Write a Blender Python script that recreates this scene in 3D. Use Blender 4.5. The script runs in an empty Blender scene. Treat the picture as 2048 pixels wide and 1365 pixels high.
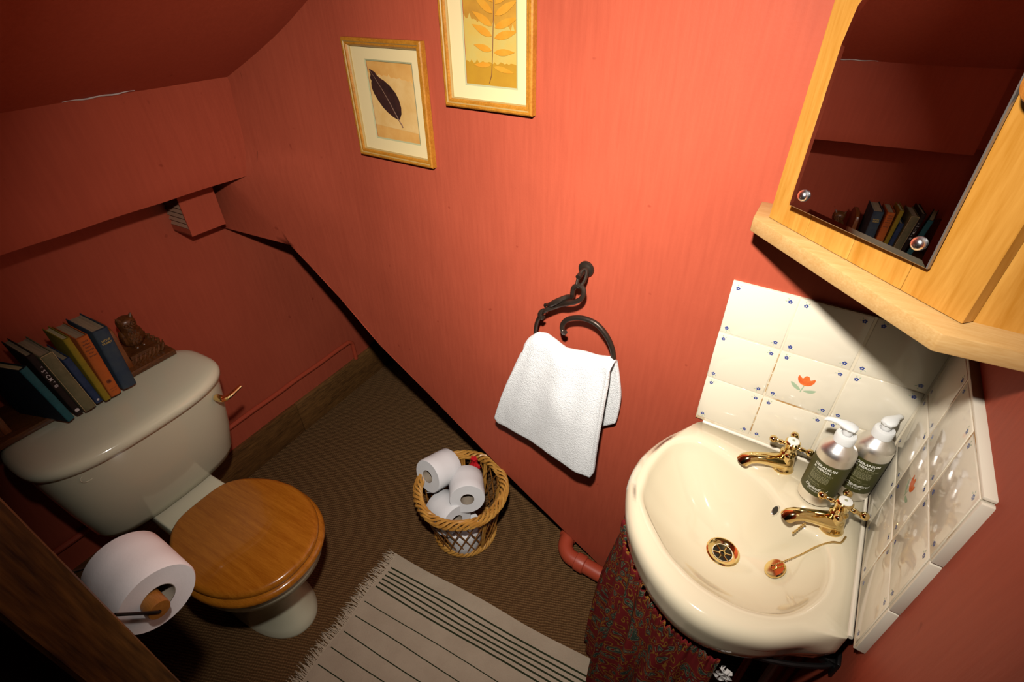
import bpy, bmesh, math, random
import numpy as np
from mathutils import Vector, Matrix, noise as mnoise
random.seed(7)
PI = math.pi
scene = bpy.context.scene
col = scene.collection

# ------------------------------------------------------------------ camera, light, exposure
AXES = np.array([[0.8325, 0.3169, -0.4544], [0.5539, -0.4934, 0.6707], [-0.0116, -0.8100, -0.5863]])
H = 1.67                       # camera height above the floor
D = 0.9454                     # distance to the long wall
cam_d = bpy.data.cameras.new('camera')
cam_d.sensor_width = 36.0
cam_d.lens = 1000.0 / 2048 * 36.0
cam_d.clip_start = 0.01
cam = bpy.data.objects.new('camera', cam_d)
col.objects.link(cam)
rx, dn, fw = Vector(AXES[:, 0]), Vector(AXES[:, 1]), Vector(AXES[:, 2])
m3 = Matrix((rx, -dn, -fw)).transposed()
cam.matrix_world = Matrix.Translation((0, 0, H)) @ m3.to_4x4()
scene.camera = cam

world = bpy.data.worlds.new('world')
scene.world = world
world.use_nodes = True
world.node_tree.nodes['Background'].inputs[0].default_value = (0.004, 0.002, 0.0015, 1)
world.node_tree.nodes['Background'].inputs[1].default_value = 1.0

fl_d = bpy.data.lights.new('flash', 'AREA')      # the flash head on top of the camera
fl_d.shape = 'DISK'
fl_d.size = 0.055
fl_d.energy = 12.0
fl_d.spread = math.radians(104)
fl_d.color = (1.0, 0.94, 0.86)
flash = bpy.data.objects.new('flash', fl_d)
col.objects.link(flash)
FLASH = Vector((-0.090, 0.090, 1.870))
flash.location = FLASH
flash.rotation_euler = Vector((-0.400, 0.800, -0.740)).to_track_quat('-Z', 'Y').to_euler()

scene.view_settings.view_transform = 'Standard'
scene.view_settings.look = 'None'
scene.view_settings.gamma = 1.0
scene.view_settings.use_curve_mapping = False
scene.view_settings.exposure = 0.0
scene.cycles.max_bounces = 6
scene.cycles.diffuse_bounces = 1

# ------------------------------------------------------------------ materials
def new_mat(name):
    m = bpy.data.materials.new(name)
    m.use_nodes = True
    nt = m.node_tree
    return m, nt, nt.nodes['Principled BSDF']

def add(nt, kind, **kw):
    n = nt.nodes.new(kind)
    for k, v in kw.items():
        if k in n.inputs.keys():
            n.inputs[k].default_value = v
        else:
            setattr(n, k, v)
    return n

def c4(c): return (c[0], c[1], c[2], 1.0)

def mat(name, c, rough=0.5, metal=0.0, c2=None, nscale=8.0, stretch=(1, 1, 1), bump=0.0, bscale=60.0,
        bdist=0.002, spec=0.5, detail=4.0, coat=0.0, lo=0.35, hi=0.65, sheen=0.0, coords='Object'):
    m, nt, b = new_mat(name)
    b.inputs['Roughness'].default_value = rough
    b.inputs['Metallic'].default_value = metal
    b.inputs['Specular IOR Level'].default_value = spec
    b.inputs['Coat Weight'].default_value = coat
    b.inputs['Coat Roughness'].default_value = 0.08
    b.inputs['Sheen Weight'].default_value = sheen
    b.inputs['Base Color'].default_value = c4(c)
    if c2 or bump:
        tc = add(nt, 'ShaderNodeTexCoord')
        mp = add(nt, 'ShaderNodeMapping')
        mp.inputs['Scale'].default_value = stretch
        nt.links.new(tc.outputs[coords], mp.inputs['Vector'])
    if c2:
        n = add(nt, 'ShaderNodeTexNoise', Scale=nscale, Detail=detail, Roughness=0.6)
        nt.links.new(mp.outputs[0], n.inputs['Vector'])
        r = add(nt, 'ShaderNodeValToRGB')
        r.color_ramp.elements[0].position = lo
        r.color_ramp.elements[1].position = hi
        r.color_ramp.elements[0].color = c4(c)
        r.color_ramp.elements[1].color = c4(c2)
        nt.links.new(n.outputs['Fac'], r.inputs[0])
        nt.links.new(r.outputs[0], b.inputs['Base Color'])
    if bump:
        n2 = add(nt, 'ShaderNodeTexNoise', Scale=bscale, Detail=5.0)
        nt.links.new(mp.outputs[0], n2.inputs['Vector'])
        bp = add(nt, 'ShaderNodeBump', Strength=bump, Distance=bdist)
        nt.links.new(n2.outputs['Fac'], bp.inputs['Height'])
        nt.links.new(bp.outputs[0], b.inputs['Normal'])
    return m

def wood(name, c, c2, stretch, nscale=6.0, rough=0.4, bump=0.15, rings=0.5, coat=0.0, bscale=None):
    """grain noise stretched along one axis, a second finer streak on top"""
    m, nt, b = new_mat(name)
    b.inputs['Roughness'].default_value = rough
    b.inputs['Coat Weight'].default_value = coat
    tc = add(nt, 'ShaderNodeTexCoord')
    mp = add(nt, 'ShaderNodeMapping')
    mp.inputs['Scale'].default_value = stretch
    nt.links.new(tc.outputs['Object'], mp.inputs['Vector'])
    n = add(nt, 'ShaderNodeTexNoise', Scale=nscale, Detail=5.0, Roughness=0.65, Distortion=0.6)
    n2 = add(nt, 'ShaderNodeTexNoise', Scale=nscale * 7, Detail=3.0)
    for q in (n, n2):
        nt.links.new(mp.outputs[0], q.inputs['Vector'])
    mx = add(nt, 'ShaderNodeMix')
    mx.data_type = 'FLOAT'
    mx.inputs[0].default_value = 1 - rings
    nt.links.new(n.outputs['Fac'], mx.inputs[2])
    nt.links.new(n2.outputs['Fac'], mx.inputs[3])
    r = add(nt, 'ShaderNodeValToRGB')
    r.color_ramp.elements[0].position = 0.36
    r.color_ramp.elements[1].position = 0.64
    r.color_ramp.elements[0].color = c4(c)
    r.color_ramp.elements[1].color = c4(c2)
    nt.links.new(mx.outputs[0], r.inputs[0])
    nt.links.new(r.outputs[0], b.inputs['Base Color'])
    if bump:
        bp = add(nt, 'ShaderNodeBump', Strength=bump, Distance=0.0015)
        nt.links.new(mx.outputs[0], bp.inputs['Height'])
        nt.links.new(bp.outputs[0], b.inputs['Normal'])
    return m

def wall_paint():
    m, nt, b = new_mat('terracotta_paint')
    b.inputs['Roughness'].default_value = 0.55
    b.inputs['Specular IOR Level'].default_value = 0.12
    tc = add(nt, 'ShaderNodeTexCoord')
    n = add(nt, 'ShaderNodeTexNoise', Scale=3.2, Detail=6.0, Roughness=0.6)
    mp = add(nt, 'ShaderNodeMapping')
    mp.inputs['Scale'].default_value = (26, 26, 2.2)      # brush marks run up and down
    n2 = add(nt, 'ShaderNodeTexNoise', Scale=4.0, Detail=4.0)
    n3 = add(nt, 'ShaderNodeTexNoise', Scale=160.0, Detail=2.0)
    n4 = add(nt, 'ShaderNodeTexNoise', Scale=34.0, Detail=1.0)
    nt.links.new(tc.outputs['Object'], n.inputs['Vector'])
    nt.links.new(tc.outputs['Object'], mp.inputs['Vector'])
    nt.links.new(mp.outputs[0], n2.inputs['Vector'])
    nt.links.new(tc.outputs['Object'], n3.inputs['Vector'])
    nt.links.new(tc.outputs['Object'], n4.inputs['Vector'])
    a1 = add(nt, 'ShaderNodeMath', operation='ADD')
    nt.links.new(n.outputs['Fac'], a1.inputs[0])
    nt.links.new(n2.outputs['Fac'], a1.inputs[1])
    r = add(nt, 'ShaderNodeValToRGB')
    r.color_ramp.elements[0].position = 0.60
    r.color_ramp.elements[1].position = 1.0
    r.color_ramp.elements[0].color = (0.390, 0.072, 0.037, 1)
    r.color_ramp.elements[1].color = (0.440, 0.084, 0.043, 1)
    hlf = add(nt, 'ShaderNodeMath', operation='MULTIPLY')
    hlf.inputs[1].default_value = 0.8
    nt.links.new(a1.outputs[0], hlf.inputs[0])
    nt.links.new(hlf.outputs[0], r.inputs[0])
    sp = add(nt, 'ShaderNodeValToRGB')                    # sparse dark flecks
    sp.color_ramp.elements[0].position = 0.20
    sp.color_ramp.elements[1].position = 0.24
    sp.color_ramp.elements[0].color = (0.78, 0.70, 0.70, 1)
    sp.color_ramp.elements[1].color = (1, 1, 1, 1)
    nt.links.new(n4.outputs['Fac'], sp.inputs[0])
    mu = add(nt, 'ShaderNodeMix')
    mu.data_type = 'RGBA'
    mu.blend_type = 'MULTIPLY'
    mu.inputs[0].default_value = 1.0
    nt.links.new(r.outputs[0], mu.inputs[6])
    nt.links.new(sp.outputs[0], mu.inputs[7])
    nt.links.new(mu.outputs[2], b.inputs['Base Color'])
    a2 = add(nt, 'ShaderNodeMath', operation='MULTIPLY_ADD')
    a2.inputs[1].default_value = 3.0
    nt.links.new(n.outputs['Fac'], a2.inputs[0])
    nt.links.new(n2.outputs['Fac'], a2.inputs[2])
    a3 = add(nt, 'ShaderNodeMath', operation='MULTIPLY_ADD')
    a3.inputs[1].default_value = 0.35
    nt.links.new(n3.outputs['Fac'], a3.inputs[0])
    nt.links.new(a2.outputs[0], a3.inputs[2])
    bp = add(nt, 'ShaderNodeBump', Strength=0.11, Distance=0.004)
    nt.links.new(a3.outputs[0], bp.inputs['Height'])
    nt.links.new(bp.outputs[0], b.inputs['Normal'])
    return m

def carpet_mat():
    m, nt, b = new_mat('brown_ribbed_carpet')
    b.inputs['Roughness'].default_value = 0.95
    b.inputs['Specular IOR Level'].default_value = 0.1
    tc = add(nt, 'ShaderNodeTexCoord')
    mp = add(nt, 'ShaderNodeMapping')
    mp.inputs['Rotation'].default_value = (0, 0, math.radians(-24))
    nt.links.new(tc.outputs['Object'], mp.inputs['Vector'])
    w = add(nt, 'ShaderNodeTexWave', Scale=40.0, Distortion=3.5, Detail=3.0)
    w.bands_direction = 'Y'
    w2 = add(nt, 'ShaderNodeTexWave', Scale=40.0, Distortion=4.5, Detail=2.0)
    w2.bands_direction = 'X'
    n = add(nt, 'ShaderNodeTexNoise', Scale=150.0, Detail=4.0)
    n5 = add(nt, 'ShaderNodeTexNoise', Scale=5.0, Detail=4.0)
    for q in (w, w2, n, n5):
        nt.links.new(mp.outputs[0], q.inputs['Vector'])
    a = add(nt, 'ShaderNodeMath', operation='MULTIPLY')
    a.inputs[1].default_value = 0.35
    nt.links.new(w2.outputs['Fac'], a.inputs[0])
    a1 = add(nt, 'ShaderNodeMath', operation='ADD')
    nt.links.new(w.outputs['Fac'], a1.inputs[0])
    nt.links.new(a.outputs[0], a1.inputs[1])
    a2 = add(nt, 'ShaderNodeMath', operation='ADD')
    nt.links.new(a1.outputs[0], a2.inputs[0])
    nt.links.new(n.outputs['Fac'], a2.inputs[1])
    r = add(nt, 'ShaderNodeValToRGB')
    r.color_ramp.elements[0].position = 0.45
    r.color_ramp.elements[1].position = 1.0
    r.color_ramp.elements[0].color = (0.105, 0.052, 0.020, 1)
    r.color_ramp.elements[1].color = (0.235, 0.125, 0.052, 1)
    mr = add(nt, 'ShaderNodeMath', operation='MULTIPLY')
    mr.inputs[1].default_value = 0.5
    nt.links.new(a2.outputs[0], mr.inputs[0])
    nt.links.new(mr.outputs[0], r.inputs[0])
    nt.links.new(r.outputs[0], b.inputs['Base Color'])
    bp = add(nt, 'ShaderNodeBump', Strength=0.8, Distance=0.003)
    nt.links.new(a2.outputs[0], bp.inputs['Height'])
    nt.links.new(bp.outputs[0], b.inputs['Normal'])
    return m

def paisley_mat():
    m, nt, b = new_mat('paisley_cotton')
    b.inputs['Roughness'].default_value = 0.9
    b.inputs['Specular IOR Level'].default_value = 0.1
    uv = add(nt, 'ShaderNodeTexCoord')
    nz = add(nt, 'ShaderNodeTexNoise', Scale=9.0, Detail=2.0)
    nt.links.new(uv.outputs['UV'], nz.inputs['Vector'])
    mix = add(nt, 'ShaderNodeMix')
    mix.data_type = 'VECTOR'
    mix.inputs[0].default_value = 0.16
    nt.links.new(uv.outputs['UV'], mix.inputs[4])
    nt.links.new(nz.outputs['Color'], mix.inputs[5])
    vo = add(nt, 'ShaderNodeTexVoronoi', Scale=27.0)
    nt.links.new(mix.outputs[1], vo.inputs['Vector'])
    r = add(nt, 'ShaderNodeValToRGB')
    cr = r.color_ramp
    cr.interpolation = 'CONSTANT'
    cr.elements[0].position = 0.0
    cr.elements[0].color = (0.18, 0.010, 0.009, 1)
    cr.elements[1].position = 0.13
    cr.elements[1].color = (0.19, 0.16, 0.09, 1)
    for p, cc in ((0.20, (0.035, 0.05, 0.035)), (0.32, (0.15, 0.135, 0.085)), (0.37, (0.13, 0.011, 0.011)),
                  (0.52, (0.26, 0.115, 0.018)), (0.59, (0.17, 0.014, 0.014))):
        e = cr.elements.new(p)
        e.color = c4(cc)
    nt.links.new(vo.outputs['Distance'], r.inputs[0])
    nt.links.new(r.outputs[0], b.inputs['Base Color'])
    return m

PAINT = wall_paint()
CARPET = carpet_mat()
M = dict(
    ceramic=mat('champagne_ceramic', (0.69, 0.665, 0.49), rough=0.10, spec=0.6, coat=0.3),
    basin=mat('cream_glaze', (0.80, 0.70, 0.50), rough=0.08, spec=0.6, coat=0.4),
    tile=mat('tile_glaze', (0.84, 0.76, 0.60), rough=0.07, spec=0.6, bump=0.10, bscale=22.0, bdist=0.004),
    grout=mat('grout', (0.80, 0.70, 0.52), rough=0.8, c2=(0.50, 0.28, 0.10), nscale=9.0, lo=.58, hi=.66),
    old_grout=mat('old_grout', (0.42, 0.21, 0.06), rough=0.9, c2=(0.60, 0.42, 0.22), nscale=30.0),
    tile_back=mat('tile_edge', (0.80, 0.72, 0.58), rough=0.35),
    blue=mat('blue_print', (0.045, 0.075, 0.30), rough=0.2),
    pale_green=mat('pale_green_print', (0.40, 0.52, 0.34), rough=0.2),
    tulip=mat('tulip_print', (0.80, 0.10, 0.02), rough=0.2, c2=(0.85, 0.24, 0.05), nscale=60.0),
    pine=wood('pale_pine', (0.40, 0.165, 0.018), (0.56, 0.275, 0.055), (16, 16, 1.6), nscale=2.2, rough=0.32, bump=0.05, rings=0.8),
    pine_board=wood('pale_board', (0.47, 0.265, 0.088), (0.56, 0.35, 0.14), (3, 30, 30), nscale=2.0, rough=0.45, bump=0.05),
    pine_dark=mat('door_edge', (0.42, 0.20, 0.055), rough=0.5),
    knob=wood('turned_knob', (0.30, 0.10, 0.012), (0.46, 0.18, 0.03), (30, 30, 4), rough=0.25),
    mirror=mat('mirror_silver', (0.86, 0.86, 0.86), rough=0.004, metal=1.0),
    mirror_edge=mat('mirror_edge', (0.30, 0.28, 0.26), rough=0.15, metal=0.7),
    chrome=mat('chrome', (0.92, 0.92, 0.92), rough=0.22, metal=1.0),
    brass=mat('polished_brass', (0.80, 0.61, 0.28), rough=0.10, metal=1.0),
    hole_shade=mat('basin_hole_shade', (0.02, 0.016, 0.01), rough=0.5),  # shade inside the drain, spout and overflow holes, put into the colour
    enamel=mat('tap_enamel', (0.85, 0.83, 0.76), rough=0.2),
    steel=mat('brushed_aluminium', (0.86, 0.84, 0.81), rough=0.36, metal=1.0, bump=0.06, bscale=40.0, stretch=(1, 1, 30)),
    label=mat('olive_label', (0.050, 0.050, 0.009), rough=0.5),
    print=mat('label_print', (0.90, 0.88, 0.78), rough=0.6),
    print_dim=mat('label_small_print', (0.36, 0.34, 0.20), rough=0.6),
    plastic=mat('white_plastic', (0.86, 0.86, 0.84), rough=0.3),
    seat=wood('oak_seat', (0.31, 0.092, 0.006), (0.47, 0.165, 0.014), (2.0, 26, 26), nscale=2.6, rough=0.22, bump=0.03, rings=0.65, coat=0.4),
    skirting=wood('dark_oak_board', (0.055, 0.022, 0.006), (0.21, 0.095, 0.026), (14, 1.6, 14), nscale=3.0, rough=0.5),
    post=wood('stained_timber', (0.028, 0.011, 0.003), (0.22, 0.105, 0.022), (14, 14, 1.1), nscale=2.0, rough=0.5, bump=0.4),
    corner_black=mat('unlit_corner_black', (0.006, 0.004, 0.003), rough=0.8),  # darkness of the unlit corner beside the post, as a colour
    frame=wood('honey_frame', (0.34, 0.125, 0.010), (0.50, 0.205, 0.022), (12, 12, 12), nscale=3.0, rough=0.35, bump=0.04),
    frame_gold=mat('gilt_slip', (0.40, 0.26, 0.09), rough=0.35),
    mount=mat('cream_mount', (0.74, 0.58, 0.30), rough=0.8),
    bevel=mat('mount_line', (0.40, 0.38, 0.20), rough=0.8),
    ochre=mat('ochre_paper', (0.58, 0.27, 0.055), rough=0.8, c2=(0.68, 0.37, 0.10), nscale=14.0),
    sand=mat('sand_paper', (0.70, 0.45, 0.17), rough=0.8, c2=(0.62, 0.36, 0.11), nscale=20.0),
    gold=mat('golden_paper', (0.46, 0.235, 0.008), rough=0.8, c2=(0.40, 0.19, 0.006), nscale=14.0),
    straw=mat('straw_paper', (0.55, 0.34, 0.055), rough=0.8, c2=(0.50, 0.37, 0.09), nscale=18.0),
    umber=mat('umber_paper', (0.38, 0.17, 0.012), rough=0.8, c2=(0.52, 0.25, 0.02), nscale=16.0),
    leaf_dark=mat('dark_pressed_leaf', (0.018, 0.006, 0.005), rough=0.6, c2=(0.04, 0.012, 0.008), nscale=40.0),
    leaf_rib=mat('leaf_rib', (0.16, 0.075, 0.04), rough=0.7),
    leaf_gold=mat('golden_leaflet', (0.60, 0.225, 0.006), rough=0.7, c2=(0.60, 0.28, 0.02), nscale=30.0),
    leaf_stem=mat('leaf_stem', (0.15, 0.05, 0.012), rough=0.7),
    iron=mat('wrought_iron', (0.045, 0.030, 0.022), rough=0.36, metal=0.6, bump=0.3, bscale=60.0),
    towel=mat('white_terry', (0.84, 0.84, 0.84), rough=0.95, bump=0.9, bscale=300.0, bdist=0.003, spec=0.1, sheen=0.3),
    paper=mat('tissue_paper', (0.80, 0.74, 0.74), rough=0.95, spec=0.1, bump=0.25, bscale=90.0),
    paper_white=mat('white_tissue', (0.80, 0.79, 0.80), rough=0.95, spec=0.1, bump=0.25, bscale=90.0),
    core=mat('card_core', (0.36, 0.29, 0.22), rough=0.9),
    dowel=wood('roller_wood', (0.26, 0.09, 0.014), (0.38, 0.15, 0.028), (4, 40, 40), rough=0.35),
    black=mat('black_metal', (0.010, 0.009, 0.009), rough=0.4, metal=0.5),
    wicker=mat('honey_wicker', (0.46, 0.20, 0.035), rough=0.35, c2=(0.62, 0.32, 0.07), nscale=30.0, bump=0.2, bscale=120.0),
    wicker_brown=mat('brown_cane', (0.20, 0.070, 0.012), rough=0.4, c2=(0.34, 0.14, 0.03), nscale=30.0),
    red=mat('red_cloth', (0.55, 0.006, 0.012), rough=0.6),
    rug=mat('cream_cotton', (0.42, 0.335, 0.245), rough=0.95, spec=0.05, c2=(0.47, 0.38, 0.28), nscale=9.0, bump=0.6, bscale=260.0),
    stripe=mat('dark_stripe', (0.028, 0.034, 0.016), rough=0.95, spec=0.05),
    fringe=mat('cotton_fringe', (0.50, 0.40, 0.29), rough=0.95, spec=0.05),
    pipe=mat('painted_pipe', (0.42, 0.062, 0.028), rough=0.42, bump=0.15, bscale=30.0),
    pipe_grey=mat('pale_pipe', (0.45, 0.45, 0.45), rough=0.4),
    vent_metal=mat('vent_slat', (0.42, 0.22, 0.14), rough=0.45),
    dark=mat('cavity_shade', (0.010, 0.004, 0.003), rough=0.9),  # shade of the stair void and vent interior, painted as near-black
    paisley=paisley_mat(),
    lining=mat('white_lining', (0.62, 0.58, 0.55), rough=0.95),
    rack=wood('dark_carved_wood', (0.045, 0.014, 0.004), (0.15, 0.052, 0.012), (10, 3, 10), rough=0.35),
    rack_edge=wood('red_brown_wood', (0.13, 0.035, 0.008), (0.22, 0.070, 0.015), (12, 12, 2), rough=0.35),
    pages=mat('book_pages', (0.38, 0.27, 0.16), rough=0.9, c2=(0.27, 0.18, 0.11), nscale=6.0, stretch=(1, 40, 1)),
    pages_pale=mat('pale_pages', (0.52, 0.40, 0.20), rough=0.9, c2=(0.40, 0.28, 0.14), nscale=6.0, stretch=(1, 40, 1)),
)

# ------------------------------------------------------------------ mesh helpers
def wmat(o):
    m = o.matrix_basis.copy()
    while o.parent is not None:
        o = o.parent
        m = o.matrix_basis @ m
    return m

class MB:
    """collects shapes, then links them as one mesh object"""
    def __init__(s):
        s.v, s.f, s.mi, s.mats, s.uv = [], [], [], [], None
    def slot(s, m):
        if m not in s.mats:
            s.mats.append(m)
        return s.mats.index(m)
    def addv(s, pts):
        o = len(s.v)
        s.v += [tuple(p) for p in pts]
        return o
    def faces(s, fs, m, o=0):
        k = s.slot(m)
        for f in fs:
            s.f.append(tuple(i + o for i in f))
            s.mi.append(k)
    def loft(s, rings, m, close=True, cap0=False, cap1=False):
        n = len(rings[0])
        o = s.addv([p for r in rings for p in r])
        fs = []
        for i in range(len(rings) - 1):
            for j in range(n if close else n - 1):
                a, b = i * n + j, i * n + (j + 1) % n
                fs.append((a, b, b + n, a + n))
        if cap0: fs.append(tuple(reversed(range(n))))
        if cap1: fs.append(tuple((len(rings) - 1) * n + j for j in range(n)))
        s.faces(fs, m, o)
    def tube(s, pts, r, m, n=8, caps=True, closed=False):
        pts = [Vector(p) for p in pts]
        k = len(pts)
        rad = r if isinstance(r, (list, tuple)) else [r] * k
        rings = []
        up = None
        for i, p in enumerate(pts):
            a = pts[i - 1] if (i > 0 or closed) else p
            b = pts[(i + 1) % k] if (i < k - 1 or closed) else p
            t = (b - a).normalized()
            if up is None:
                up = t.orthogonal().normalized()
            up = (up - t * up.dot(t))
            up = up.normalized() if up.length > 1e-6 else t.orthogonal().normalized()
            w = t.cross(up)
            rings.append([p + (up * math.cos(2 * PI * j / n) + w * math.sin(2 * PI * j / n)) * rad[i] for j in range(n)])
        if closed: rings.append(rings[0])
        s.loft(rings, m, True, caps and not closed, caps and not closed)
    def lathe(s, prof, m, center=(0, 0, 0), axis=(0, 0, 1), n=24, cap0=True, cap1=True):
        ax = Vector(axis).normalized()
        u = ax.orthogonal().normalized()
        w = ax.cross(u)
        c = Vector(center)
        rings = [[c + ax * z + (u * math.cos(2 * PI * j / n) + w * math.sin(2 * PI * j / n)) * r for j in range(n)] for r, z in prof]
        s.loft(rings, m, True, cap0, cap1)
    def box(s, lo, hi, m, frame=None):
        x0, y0, z0 = lo
        x1, y1, z1 = hi
        p = [Vector(q) for q in ((x0, y0, z0), (x1, y0, z0), (x1, y1, z0), (x0, y1, z0), (x0, y0, z1), (x1, y0, z1), (x1, y1, z1), (x0, y1, z1))]
        if frame: p = [frame @ q for q in p]
        o = s.addv(p)
        s.faces([(0, 3, 2, 1), (4, 5, 6, 7), (0, 1, 5, 4), (1, 2, 6, 5), (2, 3, 7, 6), (3, 0, 4, 7)], m, o)
    def prism(s, poly, vec, m):
        vec = Vector(vec)
        a = [Vector(p) for p in poly]
        n = len(a)
        o = s.addv(a + [p + vec for p in a])
        fs = [tuple(reversed(range(n))), tuple(range(n, 2 * n))]
        fs += [(i, (i + 1) % n, (i + 1) % n + n, i + n) for i in range(n)]
        s.faces(fs, m, o)
    def ball(s, c, r, m, seg=12, rings=8, scale=(1, 1, 1)):
        prof = []
        c = Vector(c)
        rr = []
        for i in range(rings + 1):
            a = PI * i / rings
            rr.append([c + Vector((r * max(math.sin(a), 1e-3) * math.cos(2 * PI * j / seg) * scale[0], r * max(math.sin(a), 1e-3) * math.sin(2 * PI * j / seg) * scale[1], -r * math.cos(a) * scale[2])) for j in range(seg)])
        s.loft(rr, m, True, True, True)
    def mesh(s, name, smooth=True, bevel=0.0, seg=2, angle=35, weld=True):
        me = bpy.data.meshes.new(name)
        me.from_pydata([tuple(v) for v in s.v], [], s.f)
        for m in s.mats: me.materials.append(m)
        me.polygons.foreach_set('material_index', s.mi)
        bm = bmesh.new()
        bm.from_mesh(me)
        if weld: bmesh.ops.remove_doubles(bm, verts=bm.verts, dist=1e-6)
        bmesh.ops.recalc_face_normals(bm, faces=bm.faces)
        if bevel:
            es = [e for e in bm.edges if len(e.link_faces) == 2 and e.calc_face_angle(0) > math.radians(30)]
            bmesh.ops.bevel(bm, geom=es, offset=bevel, segments=seg, profile=0.5, affect='EDGES', clamp_overlap=True)
        for f in bm.faces: f.smooth = smooth
        bm.to_mesh(me)
        bm.free()
        if smooth: me.set_sharp_from_angle(angle=math.radians(angle))
        return me
    def build(s, name, parent=None, at=None, local=False, **kw):
        """verts are in world space (or in the parent's space when local)"""
        if parent is not None and not local:
            inv = wmat(parent).inverted()
            s.v = [tuple(inv @ Vector(v)) for v in s.v]
        elif at is not None:
            s.v = [tuple(Vector(v) - Vector(at)) for v in s.v]
        o = bpy.data.objects.new(name, s.mesh(name, **kw))
        col.objects.link(o)
        if parent is not None: o.parent = parent
        elif at is not None: o.location = at
        return o

def thing(name, label, cat, loc=(0, 0, 0), rotz=0.0, group=None):
    o = bpy.data.objects.new(name, None)
    o.empty_display_size = 0.05
    col.objects.link(o)
    o.matrix_basis = Matrix.Translation(loc) @ Matrix.Rotation(rotz, 4, 'Z')
    return tag(o, label, cat, group)

def tag(o, label, cat, group=None):
    o['label'] = label
    o['category'] = cat
    if group: o['group'] = group
    return o

def struct(o, label=None):
    o['kind'] = 'structure'
    if label: o['label'] = label
    return o

def lerp(a, b, t): return a + (b - a) * t
def smooth(t):
    t = min(1, max(0, t))
    return t * t * (3 - 2 * t)

def interp(xs, ys, x):
    return float(np.interp(x, xs, ys))

def spline(pts, n=8, closed=False):
    """catmull-rom through points"""
    P = [Vector(p) for p in pts]
    out = []
    k = len(P)
    segs = k if closed else k - 1
    for i in range(segs):
        p1, p2 = P[i], P[(i + 1) % k]
        p0 = P[i - 1] if (i > 0 or closed) else p1 * 2 - p2
        p3 = P[(i + 2) % k] if (i + 2 < k or closed) else p2 * 2 - p1
        for j in range(n):
            t = j / n
            out.append(0.5 * ((2 * p1) + (p2 - p0) * t + (2 * p0 - 5 * p1 + 4 * p2 - p3) * t * t + (3 * p1 - p0 - 3 * p2 + p3) * t ** 3))
    if not closed: out.append(P[-1])
    return out

def text_mesh(body, size, shear=0.0, align='LEFT', space=1.0, bold=0.0):
    cu = bpy.data.curves.new('text', 'FONT')
    cu.body = body
    cu.size = size
    cu.shear = shear
    cu.align_x = align
    cu.space_character = space
    cu.resolution_u = 2
    cu.offset = bold
    o = bpy.data.objects.new('text', cu)
    col.objects.link(o)
    bpy.context.view_layer.update()
    dg = bpy.context.evaluated_depsgraph_get()
    me = bpy.data.meshes.new_from_object(o.evaluated_get(dg))
    v = [tuple(p.co) for p in me.vertices]
    f = [tuple(p.vertices) for p in me.polygons]
    bpy.data.objects.remove(o)
    bpy.data.curves.remove(cu)
    bpy.data.meshes.remove(me)
    return v, f

# frame of the left wall (it is about 4 degrees off square)
NL = Vector((0.9974, 0.0719, 0))
FT = Vector((-0.0719, 0.9974, 0))
ROT_L = math.atan2(0.0719, 0.9974)
def uvz(u, v, z): return NL * u + FT * v + Vector((0, 0, z))

# ------------------------------------------------------------------ room shell
WALL_Y = D + 0.004
XR = 0.250                                     # right wall plane
U_WALL = -1.655
U_BEAM = -1.46
TAN_C = 0.578
ZBB, ZBT = 1.195, 1.461          # beam underside and top
def ceil_z(x, y):
    u = Vector((x, y, 0)).dot(NL)
    return ZBT + TAN_C * (u - U_BEAM)

def front_y(x, z):
    t = max(0.0, (-1.15 - x) / 0.45)
    A = interp([.6, .95, 1.19, 1.46, 2.0], [.10, .13, .176, .123, .10], z)
    y = WALL_Y - A * min(t, 1.25) ** 2
    # lumpy old plaster, kept off the tiled area
    w = smooth((-0.2 - x) / 0.2)
    y -= 0.004 * w * mnoise.noise(Vector((x * 3.1, z * 3.1, 1.7))) + 0.0012 * w * mnoise.noise(Vector((x * 11, z * 9, 4.2)))
    # low ridge in the plaster on the left
    rr = z - (1.235 + 0.02 * (x + 1.45))
    y -= 0.008 * smooth((-1.22 - x) / 0.2) * (1 - smooth((rr + 0.004) / 0.03)) * smooth((rr + 0.25) / 0.2)
    return y

# lower edge of the long wall: it runs up to the left like the string of a stair
EX = [-1.490, -1.4428, -1.3594, -1.2222, -1.0261, -0.8094, -0.5968, -0.4218, -0.3196, -0.265]
EZ = [0.9543, 0.879, 0.7618, 0.5979, 0.4683, 0.3297, 0.1994, 0.0893, 0.0322, 0.0]
def edge_z(x):
    return interp(EX, EZ, x) if x < -0.265 else 0.0

b = MB()
NX, NZ = 120, 60
rows = []
for i in range(NX + 1):
    x = lerp(-1.490, XR + 0.02, i / NX)
    z0 = edge_z(x)
    z1 = 2.35
    r = []
    for j in range(NZ + 1):
        z = lerp(z0, z1, j / NZ)
        r.append(Vector((x, front_y(x, z), z)))
    rows.append(r)
n = NZ + 1
o = b.addv([p for r in rows for p in r])
b.faces([(i * n + j, (i + 1) * n + j, (i + 1) * n + j + 1, i * n + j + 1) for i in range(NX) for j in range(NZ)], PAINT, o)
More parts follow.
